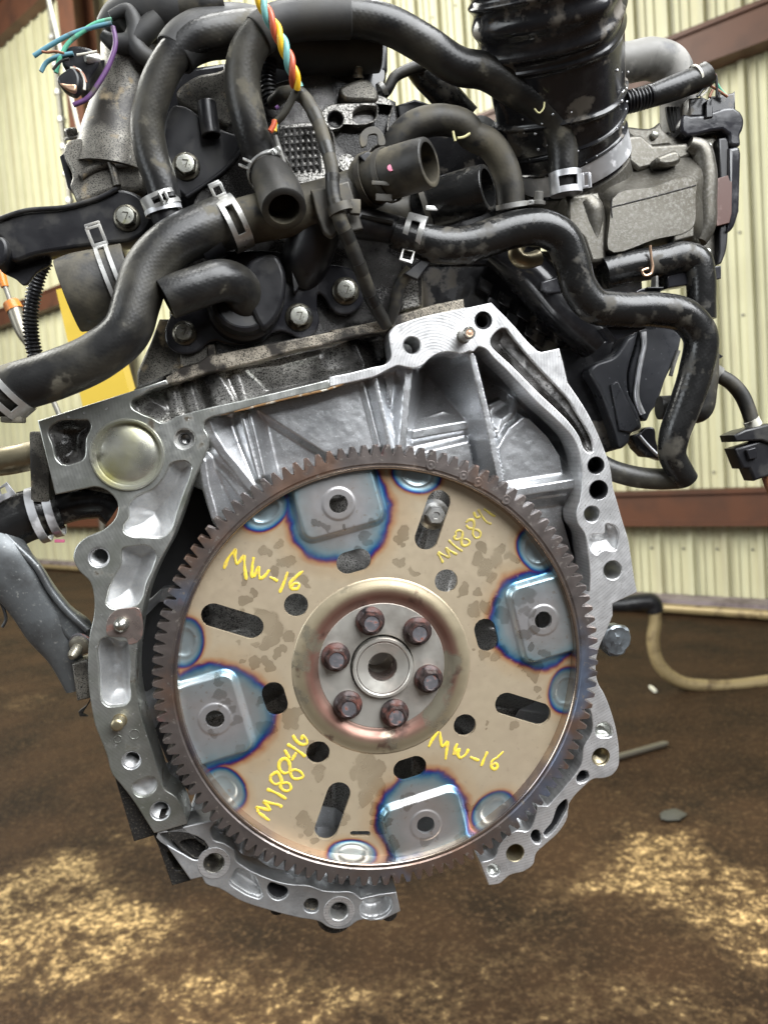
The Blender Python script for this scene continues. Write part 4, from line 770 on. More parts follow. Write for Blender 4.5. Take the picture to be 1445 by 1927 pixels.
# ------------------------------------------------------------------ fasteners and clamps
def hexbolt(t, px, py, d, rf, ax=(0, 0, 1), parent=None, mark=True, fm='boltd', name='bolt'):
    c = V(px, py, d); k = sc(px, py, d); r = rf*k
    o = part(t, name, lathe([(r, 0), (r, 2.5), (r*.94, 4.5), (r*.72, 6)], c, ax, 36), M[fm], parent)
    h = part(t, 'hex_head', lathe([(r*.80, 5), (r*.80, 15), (r*.70, 18)], c, ax, 6, rot=.4), M[fm], o, smooth=20)
    x, y, z = basis(ax)
    part(t, 'head_face', lathe([(r*.66, 17.2), (r*.62, 19), (r*.5, 19.4), (.01, 19.3)], c, ax, 30), M['bolt'], o)
    if mark:                                   # grade mark: a 7 and a dot
        sg = lambda a, b: box(c+x*(a[0]+b[0])/2*r+y*(a[1]+b[1])/2*r+z*19.6, math.hypot(a[0]-b[0], a[1]-b[1])*r, 1.6, .8, np.array([(x*(b[0]-a[0])+y*(b[1]-a[1]))/math.hypot(a[0]-b[0], a[1]-b[1]), np.cross(z, (x*(b[0]-a[0])+y*(b[1]-a[1]))/math.hypot(a[0]-b[0], a[1]-b[1])), z]), 0)
        part(t, 'grade_mark', join(sg((-.2, .22), (.2, .22)), sg((.2, .22), (.02, -.3)), lathe([(1.2, 19), (1.2, 20)], c+x*.3*r-y*.1*r, ax, 8)), M['boltd'], o, smooth=0)
    return o
def band(c, ax, r, w, th=2.0, win=None, seg=56):
    """strap round a hose, win=(centre direction, half angle, width fraction) cuts a slot"""
    x, y, z = basis(ax); a = np.linspace(0, 2*np.pi, seg, endpoint=False); us = np.array([-.5, -.22, .22, .5])
    hole = np.zeros((seg, 3), bool)
    if win:
        d = np.asarray(win[0], float); a0 = math.atan2(d@y, d@x); da = (a+np.pi/seg-a0+np.pi) % (2*np.pi)-np.pi; hole[:, 1] = np.abs(da) < win[1]
    v = []
    for R in (r+th, r):
        for u in us: v.append(c+(R*np.cos(a))[:, None]*x+(R*np.sin(a))[:, None]*y+u*w*z)
    f = []
    I = lambda L, k, j: (L*4+k)*seg+j % seg
    for j in range(seg):
        for k in range(3):
            if hole[j, k]: continue
            f.append([I(0, k, j), I(0, k, j+1), I(0, k+1, j+1), I(0, k+1, j)]); f.append([I(1, k, j), I(1, k+1, j), I(1, k+1, j+1), I(1, k, j+1)])
            for k2, e in ((k-1, k), (k+1, k+1)):
                if not (0 <= k2 < 3) or hole[j, k2]: f.append([I(0, e, j), I(1, e, j), I(1, e, j+1), I(0, e, j+1)])
            for j2, e in ((j-1, j), (j+1, j+1)):
                if hole[j2 % seg, k]: f.append([I(0, k, e), I(0, k+1, e), I(1, k+1, e), I(1, k, e)])
    return np.concatenate(v), f
def clamp(t, p, q, r, w, m='zinc', ear=None, win=None, earh=22, parent=None, name='hose_clamp', eare=.75, label=None):
    """p,q: two (px,py,d) on the hose axis, clamp in the middle"""
    a, b = V(*p), V(*q); c = (a+b)/2; ax = (b-a)/np.linalg.norm(b-a); k = sc(*p)
    r *= k; w *= k
    o = part(t, name, band(c, ax, r, w, 2.2, win), M[m], parent, smooth=30, label=label)
    if ear is not None:
        d = np.asarray(ear, float); d -= ax*(d@ax); d /= np.linalg.norm(d); s = np.cross(ax, d)
        for sgn, hh in ((-1, earh), (1, earh*.8)):
            b0 = c+d*(r+1)+s*sgn*r*.16; fr = []
            fr.append(box(b0+d*hh*.5+ax*w*.38*eare, 4*eare, 2.4, hh, np.array([ax, s, d]), .5)); fr.append(box(b0+d*hh*.5-ax*w*.38*eare, 4*eare, 2.4, hh, np.array([ax, s, d]), .5))
            fr.append(box(b0+d*hh*.97, w*.86*eare, 2.5, 4.5, np.array([ax, s, d]), .5)); fr.append(box(b0+d*2.5, w*.86*eare, 2.5, 5, np.array([ax, s, d]), .5))
            part(t, 'clamp_tab', join(*fr), M[m], o, smooth=30)
    return o
def ribbed(C, R, pitch, amp, seg=20):          # corrugated conduit
    L = np.r_[0, np.cumsum(np.linalg.norm(np.diff(C, axis=0), axis=1))]; n = max(8, int(L[-1]/pitch*6)); s = np.linspace(0, L[-1], n)
    C2 = np.stack([np.interp(s, L, C[:, i]) for i in range(3)], 1); R2 = np.interp(s, L, R)+amp*np.sign(np.sin(s/pitch*2*np.pi))*np.minimum(1, np.abs(np.sin(s/pitch*2*np.pi))*2)
    return sweep(C2, R2, seg)
def cpath(crop, s, d, r):                      # centre line from a crop trace; d, r as lists or scalars
    p = T(crop, s); n = len(p); d = np.interp(np.linspace(0, 1, n), np.linspace(0, 1, len(np.atleast_1d(d))), np.atleast_1d(d)); r = np.interp(np.linspace(0, 1, n), np.linspace(0, 1, len(np.atleast_1d(r))), np.atleast_1d(r))
    return [(p[i][0], p[i][1], d[i], r[i]) for i in range(n)]

# ------------------------------------------------------------------ cylinder head and camshaft housing behind
HD = thing('cylinder_head', 'speckled dirty aluminium cylinder head behind the black coolant housing', 'cylinder head', (560, 640, -110))
part(HD, 'rear_face', prism(T('P', '322 700! 318 560! 345 440! 395 290! 470 170! 600 130! 745 190! 765 330! 792 470! 795 572! 700 612! 480 668!'), -170, -78, (), 5), M['oily'])
part(HD, 'side_casting', prism(T('P', '258 700! 285 640! 300 600! 350 600! 350 705! 258 738!'), -200, -70, (), 5), M['dirty'])
part(HD, 'lug_plate', prism(T('B', '590 605 625 572 700 560 860 545 905 520 985 570 965 640 935 780 880 800 830 870 800 950 680 955 660 800 648 725 605 665'), -84, -56, [circ(400+668/2.89, 648/2.89, 14, -56), circ(400+730/2.89, 885/2.89, 13, -56), T('B', '765 610 890 580 885 640 830 665 770 660')], 3), M['speck'], label='pale speckled lug plate with bolt holes')
for x, y, r in ((400+668/2.89, 648/2.89, 13.6), (400+730/2.89, 885/2.89, 12.6)): thole(HD, x, y, r, -56, 40, 'void', False)
for j in range(7): p = T('B', '%d %d %d %d' % (385+j*30, 690+j*4, 395+j*32, 930)); part(HD, 'grid_bar', sweep(np.array([V(p[0][0], p[0][1], -70), V(p[1][0], p[1][1], -70)]), np.array([3.2, 3.2]), 4), M['oily'], smooth=0)
for j in range(6): p = T('B', '375 %d 590 %d' % (705+j*42, 690+j*42)); part(HD, 'grid_bar', sweep(np.array([V(p[0][0], p[0][1], -70), V(p[1][0], p[1][1], -70)]), np.array([3.2, 3.2]), 4), M['oily'], smooth=0)
part(HD, 'grid_panel', prism(T('B', '365 680! 590 660! 640 900! 640 1000! 400 1000!'), -90, -73, (), 2), M['speck'])
part(HD, 'end_rib', prism(T('E', '1040 590! 1110 590! 1130 800! 1030 820!'), -100, -60, (), 3), M['speck'])
part(HD, 'side_step', prism(T('b', '0 410! 90 410! 250 330! 330 330! 335 470! 240 500! 0 560!'), -100, -58, (), 2), M['dirty']); part(HD, 'cast_tab', prism(T('b', '250 345! 325 335! 335 450! 260 470!'), -70, -52, (), 2), M['deck'])
part(HD, 'gasket_edge', prism(T('b', '240 490! 1060 300! 1445 215! 1445 200! 1060 285! 240 470!'), -80, -50, (), 1), M['black'])
part(HD, 'cam_cap', prism(T('B', '690 480 720 460 860 440 880 470 900 500 900 540 820 545 700 520'), -90, -50, (), 5), M['dirty']); hexbolt(HD, 400+790/2.89, 425/2.89, -60, 11, (0, 1, .4), None, False, 'dirty')
part(HD, 'valve_cover', prism(T('P', '470 60! 730 50! 730 130! 690 170! 560 160! 480 220! 430 260! 420 120!'), -190, -115, (), 8), M['black']); part(HD, 'round_cap', lathe([(48, -20), (50, 0), (44, 8), (.01, 10)], V(680, 135, -115), (.2, .1, 1), 32), M['wetblack'])
part(HD, 'front_cover', prism(T('P', '262 210! 330 130! 470 110! 480 380! 340 480! 275 450!'), -260, -130, (), 8), M['wetblack'])
CH = thing('camshaft_housing', 'dirty cast aluminium camshaft housing at upper left above the black arm', 'housing', (200, 360, -160))
part(CH, 'tower', tube([(255, 100, -150, 62), (250, 150, -150, 58), (235, 210, -150, 62), (225, 270, -150, 72), (220, 330, -150, 80)], 28), M['dirty']); part(CH, 'lower_boss', prism(T('A', '345 800 365 765 450 745 520 740 590 660 700 560 760 800 760 1040 640 1040 560 1060 420 1100 395 1050 380 1000 390 960 350 850'), -230, -95, (), 9), M['dirty'])
part(CH, 'upper_block', prism(T('A', '480 350! 640 310! 760 290! 830 420! 800 620! 560 620! 540 480!'), -230, -120, (), 8), M['dirty']); part(CH, 'top_gasket', prism(T('A', '470 340! 720 290! 770 300! 740 330! 500 390!'), -220, -112, (), 3), M['black'])
part(CH, 'rib', tube(cpath('A', '440 960 500 920 590 890 700 870', -92, [7, 8])), M['dirty']); part(CH, 'rib', tube(cpath('A', '595 860 620 930 640 1010', -88, 7)), M['dirty']); part(CH, 'sleeve', tube(cpath('A', '600 880 720 870', -92, [12, 12])), M['zinc'])
hexbolt(CH, 138, 262, -150, 15, (-.2, 1, .5), None, False, 'dirty'); part(CH, 'side_seal', prism(T('A', '325 850! 350 830! 400 1000! 395 1040! 370 1020!'), -200, -120, (), 2), M['black'])

# ------------------------------------------------------------------ brackets
BR = thing('support_arm', 'black steel support arm bolted at left above the large coolant hose', 'bracket', (150, 440, -70))
part(BR, 'arm', prism(T('D', '-20 165! 0 150 120 112 370 86 450 66 560 30 640 -12 720 0 800 60 830 140 800 215 730 262 560 286 200 342 60 372 40 300 0 250 -20 240!'), -120, -62, (), 6), M['black']); part(BR, 'flange_lip', tube(cpath('D', '-20 158 120 110 370 84 450 64 560 28 640 -14', -58, 4.5), 10), M['black'])
part(BR, 'end_block', prism(T('D', '-20 240! 20 250 45 300 40 350 0 400 -20 410!'), -110, -45, (), 6), M['black']); part(BR, 'torn_flap', prism(T('D', '0 400 60 360 190 345 270 340 280 380 200 440 125 510 90 480 0 420'), -105, -96, (), 2), M['black'])
hexbolt(BR, 240, 411, -62, 25)
CV = thing('black_cover', 'black steel cover plate with one bolt between the two upright hoses', 'cover plate', (385, 350, -80))
part(CV, 'plate', prism(T('A', '890 760 905 640 950 570 1010 580 1100 640 1200 700 1325 768 1310 805 1230 915 1120 1000 1015 1070 960 1020 915 910'), -96, -72, (), 4), M['black']); part(CV, 'rim', tube(cpath('A', '1325 768 1310 805 1230 915 1120 1000 1015 1070', -72, 4), 10), M['black'])
hexbolt(CV, 351, 314, -72, 26); part(CV, 'stub', tube(cpath('A', '1125 560 1135 640 1150 740', [-60, -55], 18), 18, wall=5), M['black'])
part(CV, 'rear_casting', prism(T('A', '960 520 1050 420 1200 380 1290 330 1280 700 1150 640 1000 560'), -150, -100, (), 6), M['dirty'])

# ------------------------------------------------------------------ coolant outlet housing (black plastic)
CO = thing('coolant_outlet', 'black plastic coolant outlet housing with branching pipes, bolted to the cylinder head', 'coolant outlet', (520, 600, -62))
part(CO, 'base_flange', prism(T('P', '310 630 315 650 330 663 352 667 378 658 392 646 405 642 425 648 460 650 492 640 510 628 526 623 545 628 566 638 590 630 601 606 597 575 600 552 610 560 622 580 640 592 665 588 685 565 688 535 665 508 610 495 560 480 480 470 400 480 345 560 318 600'), -74, -46, (), 4), M['oilblack'])
for x, y, r in ((348, 627, 23), (563, 597, 26), (650, 548, 26)): hexbolt(CO, x, y, -46, r)
part(CO, 'elbow_socket', lathe([(66, -8), (64, 18), (58, 24), (56, 50), (50, 54), (46, 50)], V(458, 580, -50), (0.05, .1, 1), 48), M['black']); part(CO, 'tower_wall', prism(T('P', '470 490 520 480 533 500 535 560 520 600 495 620 480 600'), -60, 10, (), 8), M['black'])
part(CO, 'main_pipe', tube([(392, 446, -6, 36), (450, 420, -2, 42), (530, 402, 0, 44), (620, 382, 0, 45), (680, 358, 4, 42), (720, 338, 14, 38)], 28), M['dusty'])
part(CO, 'down_pipe', tube([(600, 400, -12, 44), (590, 450, -26, 46), (575, 490, -48, 46), (565, 520, -70, 42)], 28), M['black']); part(CO, 'side_branch', tube([(610, 405, -8, 34), (680, 420, 4, 30), (730, 430, 10, 27), (770, 440, 14, 26)], 24), M['black'])
part(CO, 'branch_rib', tube([(680, 405, 32, 6), (740, 418, 40, 6)], 8), M['dusty']); part(CO, 'gusset', prism(T('E', '430 600! 470 690! 455 720! 440 720!'), -46, -20, (), 2), M['black'])
part(CO, 'left_neck', tube([(370, 460, -4, 44), (404, 440, -4, 44)], 28), M['black'])
part(CO, 'harness_clip', prism(T('E', '535 165! 620 150! 740 115! 755 160! 820 375! 770 390! 690 385 650 420 612 402 590 360'), 40, 58, (), 3), M['dullclamp'], label='grey plastic harness clip')
part(CO, 'rear_pipe', tube([(700, 395, -60, 30), (780, 400, -62, 34), (830, 385, -64, 36)], 24), M['dusty']); part(CO, 'mould_stub', tube([(570, 395, 10, 20), (548, 392, 34, 24)], 20), M['dusty'])

# ------------------------------------------------------------------ hoses
def hose(name, label, pts, m='rubber', wall=0, seg=28, cat='hose'):
    t = thing(name, label, cat, pts[0][:3]); t.tube = part(t, 'rubber_tube', tube(pts, seg, wall=wall, cap=not wall), M[m], smooth=60); return t
# large lower hose at left
t = hose('coolant_hose', 'thick dusty coolant hose sweeping from the outlet down to the left edge', cpath('D', '-30 1120 30 1090 300 1000 540 890 690 760 745 600 800 440 940 290 1090 215 1215 165', [46, 50, 52, 40, 20, -2], [46, 46, 44, 44, 46, 47]), 'rubber')
clamp(t, (425, 428, 2), (455, 414, 0), 49, 34, 'zinc', (-.35, 1, .25), ((-.05, -.2, 1), .55), 26, label='pale spring clamp with a keyhole slot')
clamp(t, (8, 750, 48), (22, 738, 48), 49, 40, 'zinc', None, ((0, .2, 1), .9)); part(t, 'clamp_block', box(V(26, 790, 56), 34, 10, 26, b=3), M['dullclamp'])
# elbow with cut end
t = hose('coolant_elbow', 'short black elbow hose with a cut end left of the middle bolt', [(312, 564, 52, 38), (330, 556, 50, 39), (375, 540, 44, 39), (420, 528, 32, 39), (450, 540, 8, 38), (462, 570, -18, 36), (463, 590, -40, 34)], 'rubber', 7)
clamp(t, (464, 582, -20), (463, 592, -34), 36, 12, 'zinc')
# big stub behind
t = hose('hose_stub', 'wide ribbed rubber hose stub with a cut end behind the lower left hose', [(128, 558, -40, 68), (150, 552, -42, 71), (200, 540, -46, 70), (250, 528, -50, 68)], 'dusty', 9, 32)
clamp(t, (212, 540, -46), (228, 535, -47), 73, 26, 'zinc', (-.1, 1, .2), ((.0, .2, 1), .8), 40, eare=1.2, label='tall grey spring clamp with a square tab')
# left upright hose with sleeve
t = hose('heater_hose', 'black heater hose rising from a bright clamp at left into a foam sleeve', cpath('A', '905 1090 880 1000 828 850 805 690 840 510 915 345 1010 235 1120 185 1260 160 1445 150', [-24, -20, -4, 4, 0, -24], [29, 31, 31.5, 31.5, 32, 33]), 'rubber')
part(t, 'foam_sleeve', tube(cpath('A', '950 300 1005 240 1100 190 1250 170 1445 200 1700 255 2060 260', [-4, -10, -20, -40, -60, -66], [40, 43, 46, 47, 48, 42]), 28, wall=5, cap=False), M['sleeve'], t.tube)
clamp(t, (300, 372, -20), (306, 386, -22), 33, 26, 'zinc', (.1, .3, 1), ((.3, .1, 1), .7), 12, label='bright spring clamp at the foot of the hose'); part(t, 'lower_band', band((V(308, 396, -24)), V(312, 410, -24)-V(300, 372, -20), 31, 8, 2), M['bandal'])
part(t, 'pipe_stub', tube([(306, 390, -22, 27), (318, 425, -28, 26)], 20), M['black'])
# second upright hose arching to the throttle body
t = hose('bypass_hose', 'long black hose arching over the top from the front stub to the throttle body', cpath('B', '270 900 235 790 195 640 165 470 185 300 270 180 420 115 600 95 760 95 950 135 1150 240 1350 365', [-6, 16, 26, 22, 10, -10], [30, 33, 34, 34, 34, 33])+cpath('C', '120 330 260 410 400 500 470 590 490 700 492 800 494 880', [-12, -30, -46, -52], [32, 31, 28, 25]), 'rubber')
part(t, 'foam_sleeve', tube(cpath('B', '250 196 330 140 420 115 600 97 745 94', [27, 22], [36, 36.5]), 28, wall=3, cap=False), M['sleeve'], t.tube)
part(t, 'size_mark', tube([(p[0], p[1], 22, 1.6) for p in T('C', '405 475 400 505 380 525 358 505')], 8), M['lightp'], label='small pale hook mark')
clamp(t, (1063, 338, -48), (1064, 352, -49), 28, 40, 'bandal', (1, 0, .25), ((-.2, 0, 1), .62), 18, label='pale spring clamp above the throttle body')
clamp(t, (492, 292, 0), (500, 306, -4), 33, 14, 'zinc', (.3, .4, 1), None, 14); part(t, 'pale_edge', tube([(p[0], p[1], 22, 5) for p in T('B', '340 740 370 830 390 890')], 8), M['greyrub'])
# lower right long hose
t = hose('coolant_hose', 'long black hose snaking right from the outlet clamp and down to the lower right', cpath('E', '985 395 1040 415 1120 440 1250 468 1400 460', [16, 22], [30, 32, 34, 34])+cpath('F', '60 230 190 190 320 185 415 235 465 350 500 475 570 565 700 592 880 592 1030 625 1105 720 1085 890 1025 1080 975 1220 965 1310 1010 1400 1040 1440', [22, 20, 12, 4, -8, -16, -24, -34, -44], [34, 34, 34, 33, 33, 32, 31.5, 29, 25, 21]), 'muddy')
clamp(t, (768, 438, 16), (790, 444, 20), 34, 36, 'zinc', (.05, -1, .35), ((-.1, -.3, 1), .75), 26, label='pale twin slot spring clamp with a hooked tab')
t2 = hose('return_hose', 'black return hose running left from the lowest bend behind the housing', cpath('F', '560 1330 640 1380 760 1420 900 1435 1010 1430', [-90, -70, -60], [19, 20, 20]), 'rubber')
t2 = hose('return_hose', 'black hose dropping behind the long hose at the right edge of the engine', cpath('F', '1125 700 1130 850 1120 980 1090 1090 1020 1080 900 1080', [-70, -70, -84], [24, 25, 25, 22]), 'rubber')
t2 = hose('vacuum_hose', 'wet black hose bending under the throttle body at right', cpath('F', '620 410 760 375 900 355 1030 330 1085 350 1105 420 1110 560 1112 640', [-84, -76, -70, -72], [30, 30, 29, 27, 26]), 'muddy')
part(t2, 'copper_clip', tube([(p[0], p[1], -42, 2.6) for p in T('F', '855 270 862 340 868 380 860 410 825 418 815 400 845 385')], 8), M['copper'])
# stub with open mouth facing the camera
t = hose('hose_stub', 'dusty hose stub whose open mouth faces the camera, left of the grey clip', [(535, 394, 96, 42), (532, 384, 84, 43), (522, 355, 50, 42), (512, 335, 22, 38), (506, 322, -10, 33)], 'dusty', 11, 32)
clamp(t, (510, 332, 10), (506, 322, -6), 40, 14, 'zinc', (-1, .3, .3), None, 16)
# two stubs opening to the right
t = hose('hose_stub', 'wide dusty hose stub with a pink dot opening to the right above the grey clip', [(808, 305, 104, 45), (795, 309, 96, 46), (750, 322, 64, 46), (700, 338, 24, 45), (682, 343, 8, 43)], 'dusty', 8, 32)
for dx in (0, 1): clamp(t, (694+dx*32, 340-dx*9, 20+dx*24), (702+dx*32, 337-dx*9, 26+dx*24), 47.5, 11, 'dullclamp')
part(t, 'clamp_link', box(V(716, 345, 84), 30, 7, 4, b=1), M['dullclamp']); part(t, 'clamp_link', box(V(722, 372, 72), 28, 12, 4, b=1), M['dullclamp']); part(t, 'clamp_tab', prism(T('B', '800 740 830 700 890 690 915 710 935 790 905 790 890 730 850 735 835 790 815 800'), 40, 46, (), 1), M['dullclamp']); part(t, 'clamp_buckle', prism(T('B', '795 845! 850 820! 885 865! 830 885!'), 50, 62, (), 2), M['black'])
c = V(735, 316, 102); part(t, 'pink_dot', lathe([(6, -1), (5.5, .8), (.01, 1.2)], c, (0, .1, 1), 14), M['pinkp'])
t = hose('hose_stub', 'scuffed hose stub opening to the right below the throttle hose', [(918, 353, 24, 43), (905, 357, 16, 44), (860, 371, -8, 45), (815, 385, -40, 44), (790, 393, -56, 42)], 'muddy', 8, 32)
for dx in (0, 1): clamp(t, (795+dx*28, 391-dx*9, -48), (803+dx*28, 388-dx*9, -46), 47, 10, 'dullclamp')
part(t, 'clamp_link', box(V(812, 392, 4), 22, 8, 4, b=1), M['zinc'])
# short arch hose
t = hose('breather_hose', 'short arched black hose with a pale mark, right of the centre', cpath('B', '960 860 1005 770 1070 700 1160 662 1270 655 1380 695', [-40, -28, -24, -30], [25, 27, 28, 27])+cpath('C', '60 620 150 670 215 765 245 870 252 955', [-34, -44, -52], [27, 27, 26, 25]), 'dusty')
part(t, 'size_mark', tube([(p[0], p[1], 6, 2.6) for p in T('i', '1035 275 1070 270 1115 245')], 8), M['lightp']); part(t, 'size_mark', tube([(p[0], p[1], 6, 2.4) for p in T('i', '1005 230 1012 265 1020 295')], 8), M['lightp'])
clamp(t, (961, 382, -50), (962, 392, -52), 27, 9, 'zinc', (1, .2, .2), None, 14)
t = hose('rear_hose', 'thick dark hose passing behind the arched hose toward the manifold', cpath('B', '1090 330 1150 400 1230 480 1300 560 1380 650', [-130, -150], [24, 28, 28, 28]), 'muddy')
t = hose('breather_pipe', 'thin dusty pipe curving out behind the lug plate', cpath('B', '900 540 950 490 990 420 1060 380 1150 350', [-90, -100], [9, 10, 11]), 'dusty'); clamp(t, (716, 172, -92), (722, 168, -92), 13, 9, 'zinc')
# grey hose behind the duct
t = hose('grey_hose', 'weathered grey hose arching behind the air duct at upper right', cpath('C', '700 300 800 290 900 275 985 310 1020 400 1025 520 1010 640', [-170, -165, -170, -175], [34, 36, 37, 34, 30]), 'greyrub')

# ------------------------------------------------------------------ air duct and throttle body
AD = thing('air_duct', 'wet black plastic air intake duct rising above the throttle body', 'air duct', (1074, 285, -170))
ctr = [(1026, -60, 30, 152), (1030, -10, 10, 149), (1042, 81, -40, 139), (1051, 160, -84, 131), (1057, 215, -114, 124), (1064, 250, -134, 116), (1072, 282, -152, 107)]
C, R = path(ctr)
def sq(a, u):
    b = a+.9; k = (abs(math.cos(b))**5+abs(math.sin(b))**5)**(-1/5.); w = min(1, max(0, (1-u)*3)); return 1+(k-1)*.55*w-.05*w
rr = R.copy(); uu = np.linspace(0, 1, len(C))
for u_, am, wd in ((.06, 7, .03), (.15, 7, .03), (.24, 8, .03), (.33, 6, .025), (.60, 8, .022), (.80, 8, .022), (.95, 7, .02)): rr = rr+am*np.exp(-((uu-u_)/wd)**2)
rr *= .93
C2 = np.stack([np.interp(np.linspace(0, 1, 150), uu, C[:, i]) for i in range(3)], 1); R2 = np.interp(np.linspace(0, 1, 150), uu, R)*.95
for u_, am, wd in ((.05, 8, .018), (.12, 8, .018), (.19, 8, .018), (.26, 8, .018), (.33, 5, .014), (.60, 7, .012), (.80, 7, .012), (.95, 6, .012)): R2 = R2+am*np.exp(-((np.linspace(0, 1, 150)-u_)/wd)**2)
part(AD, 'duct_body', sweep(C2, R2, 56, sect=sq, wall=0), M['wetblack'], smooth=60)
ax = C[-1]-C[-6]; ax /= np.linalg.norm(ax); ce = C[-1]+ax*16
part(AD, 'band_clamp', band(ce, ax, 104*sc(1072, 300, -155), 40, 2.5), M['bandal'], smooth=40, label='wide shiny steel band clamp')
part(AD, 'cuff', lathe([(103, -34), (107, -30), (107, -24), (102, -20), (102, 24), (106, 26), (106, 34), (100, 38)], ce, ax, 56), M['wetblack'])
for j in range(46):                            # water drops on the plastic
    i = int(rng.integers(60, 145)); a = rng.uniform(-.9, 1.3)
    Tn = (C2[i+1]-C2[i-1]); Tn /= np.linalg.norm(Tn); x, y, z = basis(Tn); tocam = np.array([0, 0, 1.0]); tocam -= Tn*(tocam@Tn); tocam /= np.linalg.norm(tocam); sd_ = np.cross(Tn, tocam)
    dd = tocam*math.cos(a)+sd_*math.sin(a); s_ = rng.uniform(1.2, 3.0)
    part(AD, 'water_drop', lathe([(s_, 0), (s_*.9, s_*.45), (s_*.5, s_*.8), (.01, s_*.9)], C2[i]+dd*(R2[i]*1.0), dd, 8), M['bandal'])
TB = thing('throttle_body', 'dirty cast aluminium throttle body with black motor cover at right', 'throttle body', (1240, 470, -120))
part(TB, 'bore_ring', lathe([(104, 30), (110, 34), (112, 60), (104, 70), (104, 150)], ce, ax, 56), M['tbody'])
def loft(rings):
    """closed skin through outlines with the same number of points: [(photo points, depth)]"""
    P_ = []
    for tr, z in rings: P_.append(spline([(*V(q[0], q[1], z), q[2]) for q in tr], True, 5))
    n_ = len(P_[0]); v = np.concatenate(P_); f = []
    for i in range(len(P_)-1):
        for j in range(n_): k = (j+1) % n_; f.append([i*n_+j, i*n_+k, (i+1)*n_+k, (i+1)*n_+j])
    f.append([j for j in range(n_)][::-1]); f.append([(len(P_)-1)*n_+j for j in range(n_)]); return v, f
cb_ = T('f', '115 1388 470 1270 840 1150 975 1200 990 1450 980 1800 600 1880 170 1900 120 1650'); cf_ = T('f', '275 1466 600 1376 860 1304 915 1320 918 1480 905 1690 600 1800 236 1876 248 1650')
ci_ = T('f', '292 1474 600 1392 850 1322 898 1336 900 1480 890 1676 600 1782 256 1856 266 1650')
mc = part(TB, 'motor_case', loft([(cb_, -190), (cb_, -120), (cf_, -70), (ci_, -60)]), M['tbody'], smooth=35)
part(TB, 'case_line', tube([(p[0], p[1], -60, 1.6) for p in T('f', '282 1542 600 1462 905 1380')], 6), M['grit'], mc); part(TB, 'case_line', tube([(p[0], p[1], -60, 1.6) for p in T('f', '280 1470 276 1560 282 1620')], 6), M['grit'], mc); part(TB, 'case_step', prism(T('f', '745 1700! 890 1660! 895 1760! 745 1800!'), -90, -62, (), 3), M['tbody'], mc)
part(TB, 'end_dome', tube([(p[0], p[1], -112, r) for p, r in zip(T('f', '850 1075 930 1120 965 1250 970 1500 965 1700 925 1800'), (14, 20, 22, 22, 20, 15))], 20), M['tbody'])
part(TB, 'back_plate', prism(T('f', '390 940! 600 940 640 910 660 960 1040 1010! 1075 1040! 1085 1300! 1080 1880! 1060 1985! 980 1960! 900 1850! 840 1300! 700 1080! 520 1100! 400 1000!'), -160, -128, (), 5), M['tbody'])
part(TB, 'neck_boss', prism(T('f', '400 1010! 500 1000! 590 1080! 840 1060! 900 1150! 800 1190! 640 1230! 480 1270! 400 1200!'), -180, -110, (), 7), M['tbody'])
part(TB, 'raised_lug', prism(T('f', '620 1170 660 1150 780 1130 800 1180 650 1230 620 1215'), -110, -74, (), 7), M['tbody']); part(TB, 'side_neck', tube([(p[0], p[1], -90, r) for p, r in zip(T('f', '60 1500 110 1560 130 1650 140 1750 150 1850'), (22, 26, 24, 20, 18))], 20), M['tbody'])
part(TB, 'motor_cover', prism(T('f', '1075 1030! 1130 1020! 1155 1050! 1150 1720! 1130 1880 1100 1960! 1060 1975! 1080 1880! 1085 1300!'), -152, -110, (), 4), M['black']); part(TB, 'cover_bulge', prism(T('f', '1150 1100! 1235 1095 1248 1140! 1235 1570! 1180 1710 1140 1740!'), -150, -104, (), 8), M['oilblack'])
part(TB, 'label', prism(T('f', '1062 1330! 1145 1305! 1158 1350! 1175 1352! 1172 1590! 1155 1660! 1062 1685! 1055 1640! 1040 1625!'), -110, -101, (), 1), M['label'], label='blotched reddish brown label')
for x, y in ((597, 1005), (998, 1092), (705, 1235), (990, 1880)):
    p = T('f', '%d %d' % (x, y))[0]; part(TB, 'screw', lathe([(8, -4), (8, 3), (5.5, 5), (.01, 5.5)], V(p[0], p[1], -124), (0, 0, 1), 18), M['bolt'])
part(TB, 'lower_block', prism(T('F', '440 20! 600 0! 640 120! 640 350! 560 360! 520 240! 440 160!'), -150, -70, (), 8), M['tbody']); part(TB, 'nipple', tube(cpath('F', '300 330 250 345 205 340 185 300 200 270', [-44, -36, -44], [15, 15, 14]), 16), M['brass'])
part(TB, 'plastic_bolt', lathe([(14, 0), (14, 6), (9, 8), (9, 22), (7, 24), (.01, 24)], V(1012, 385, -60), (0, 1, .2), 18), M['greyrub'])
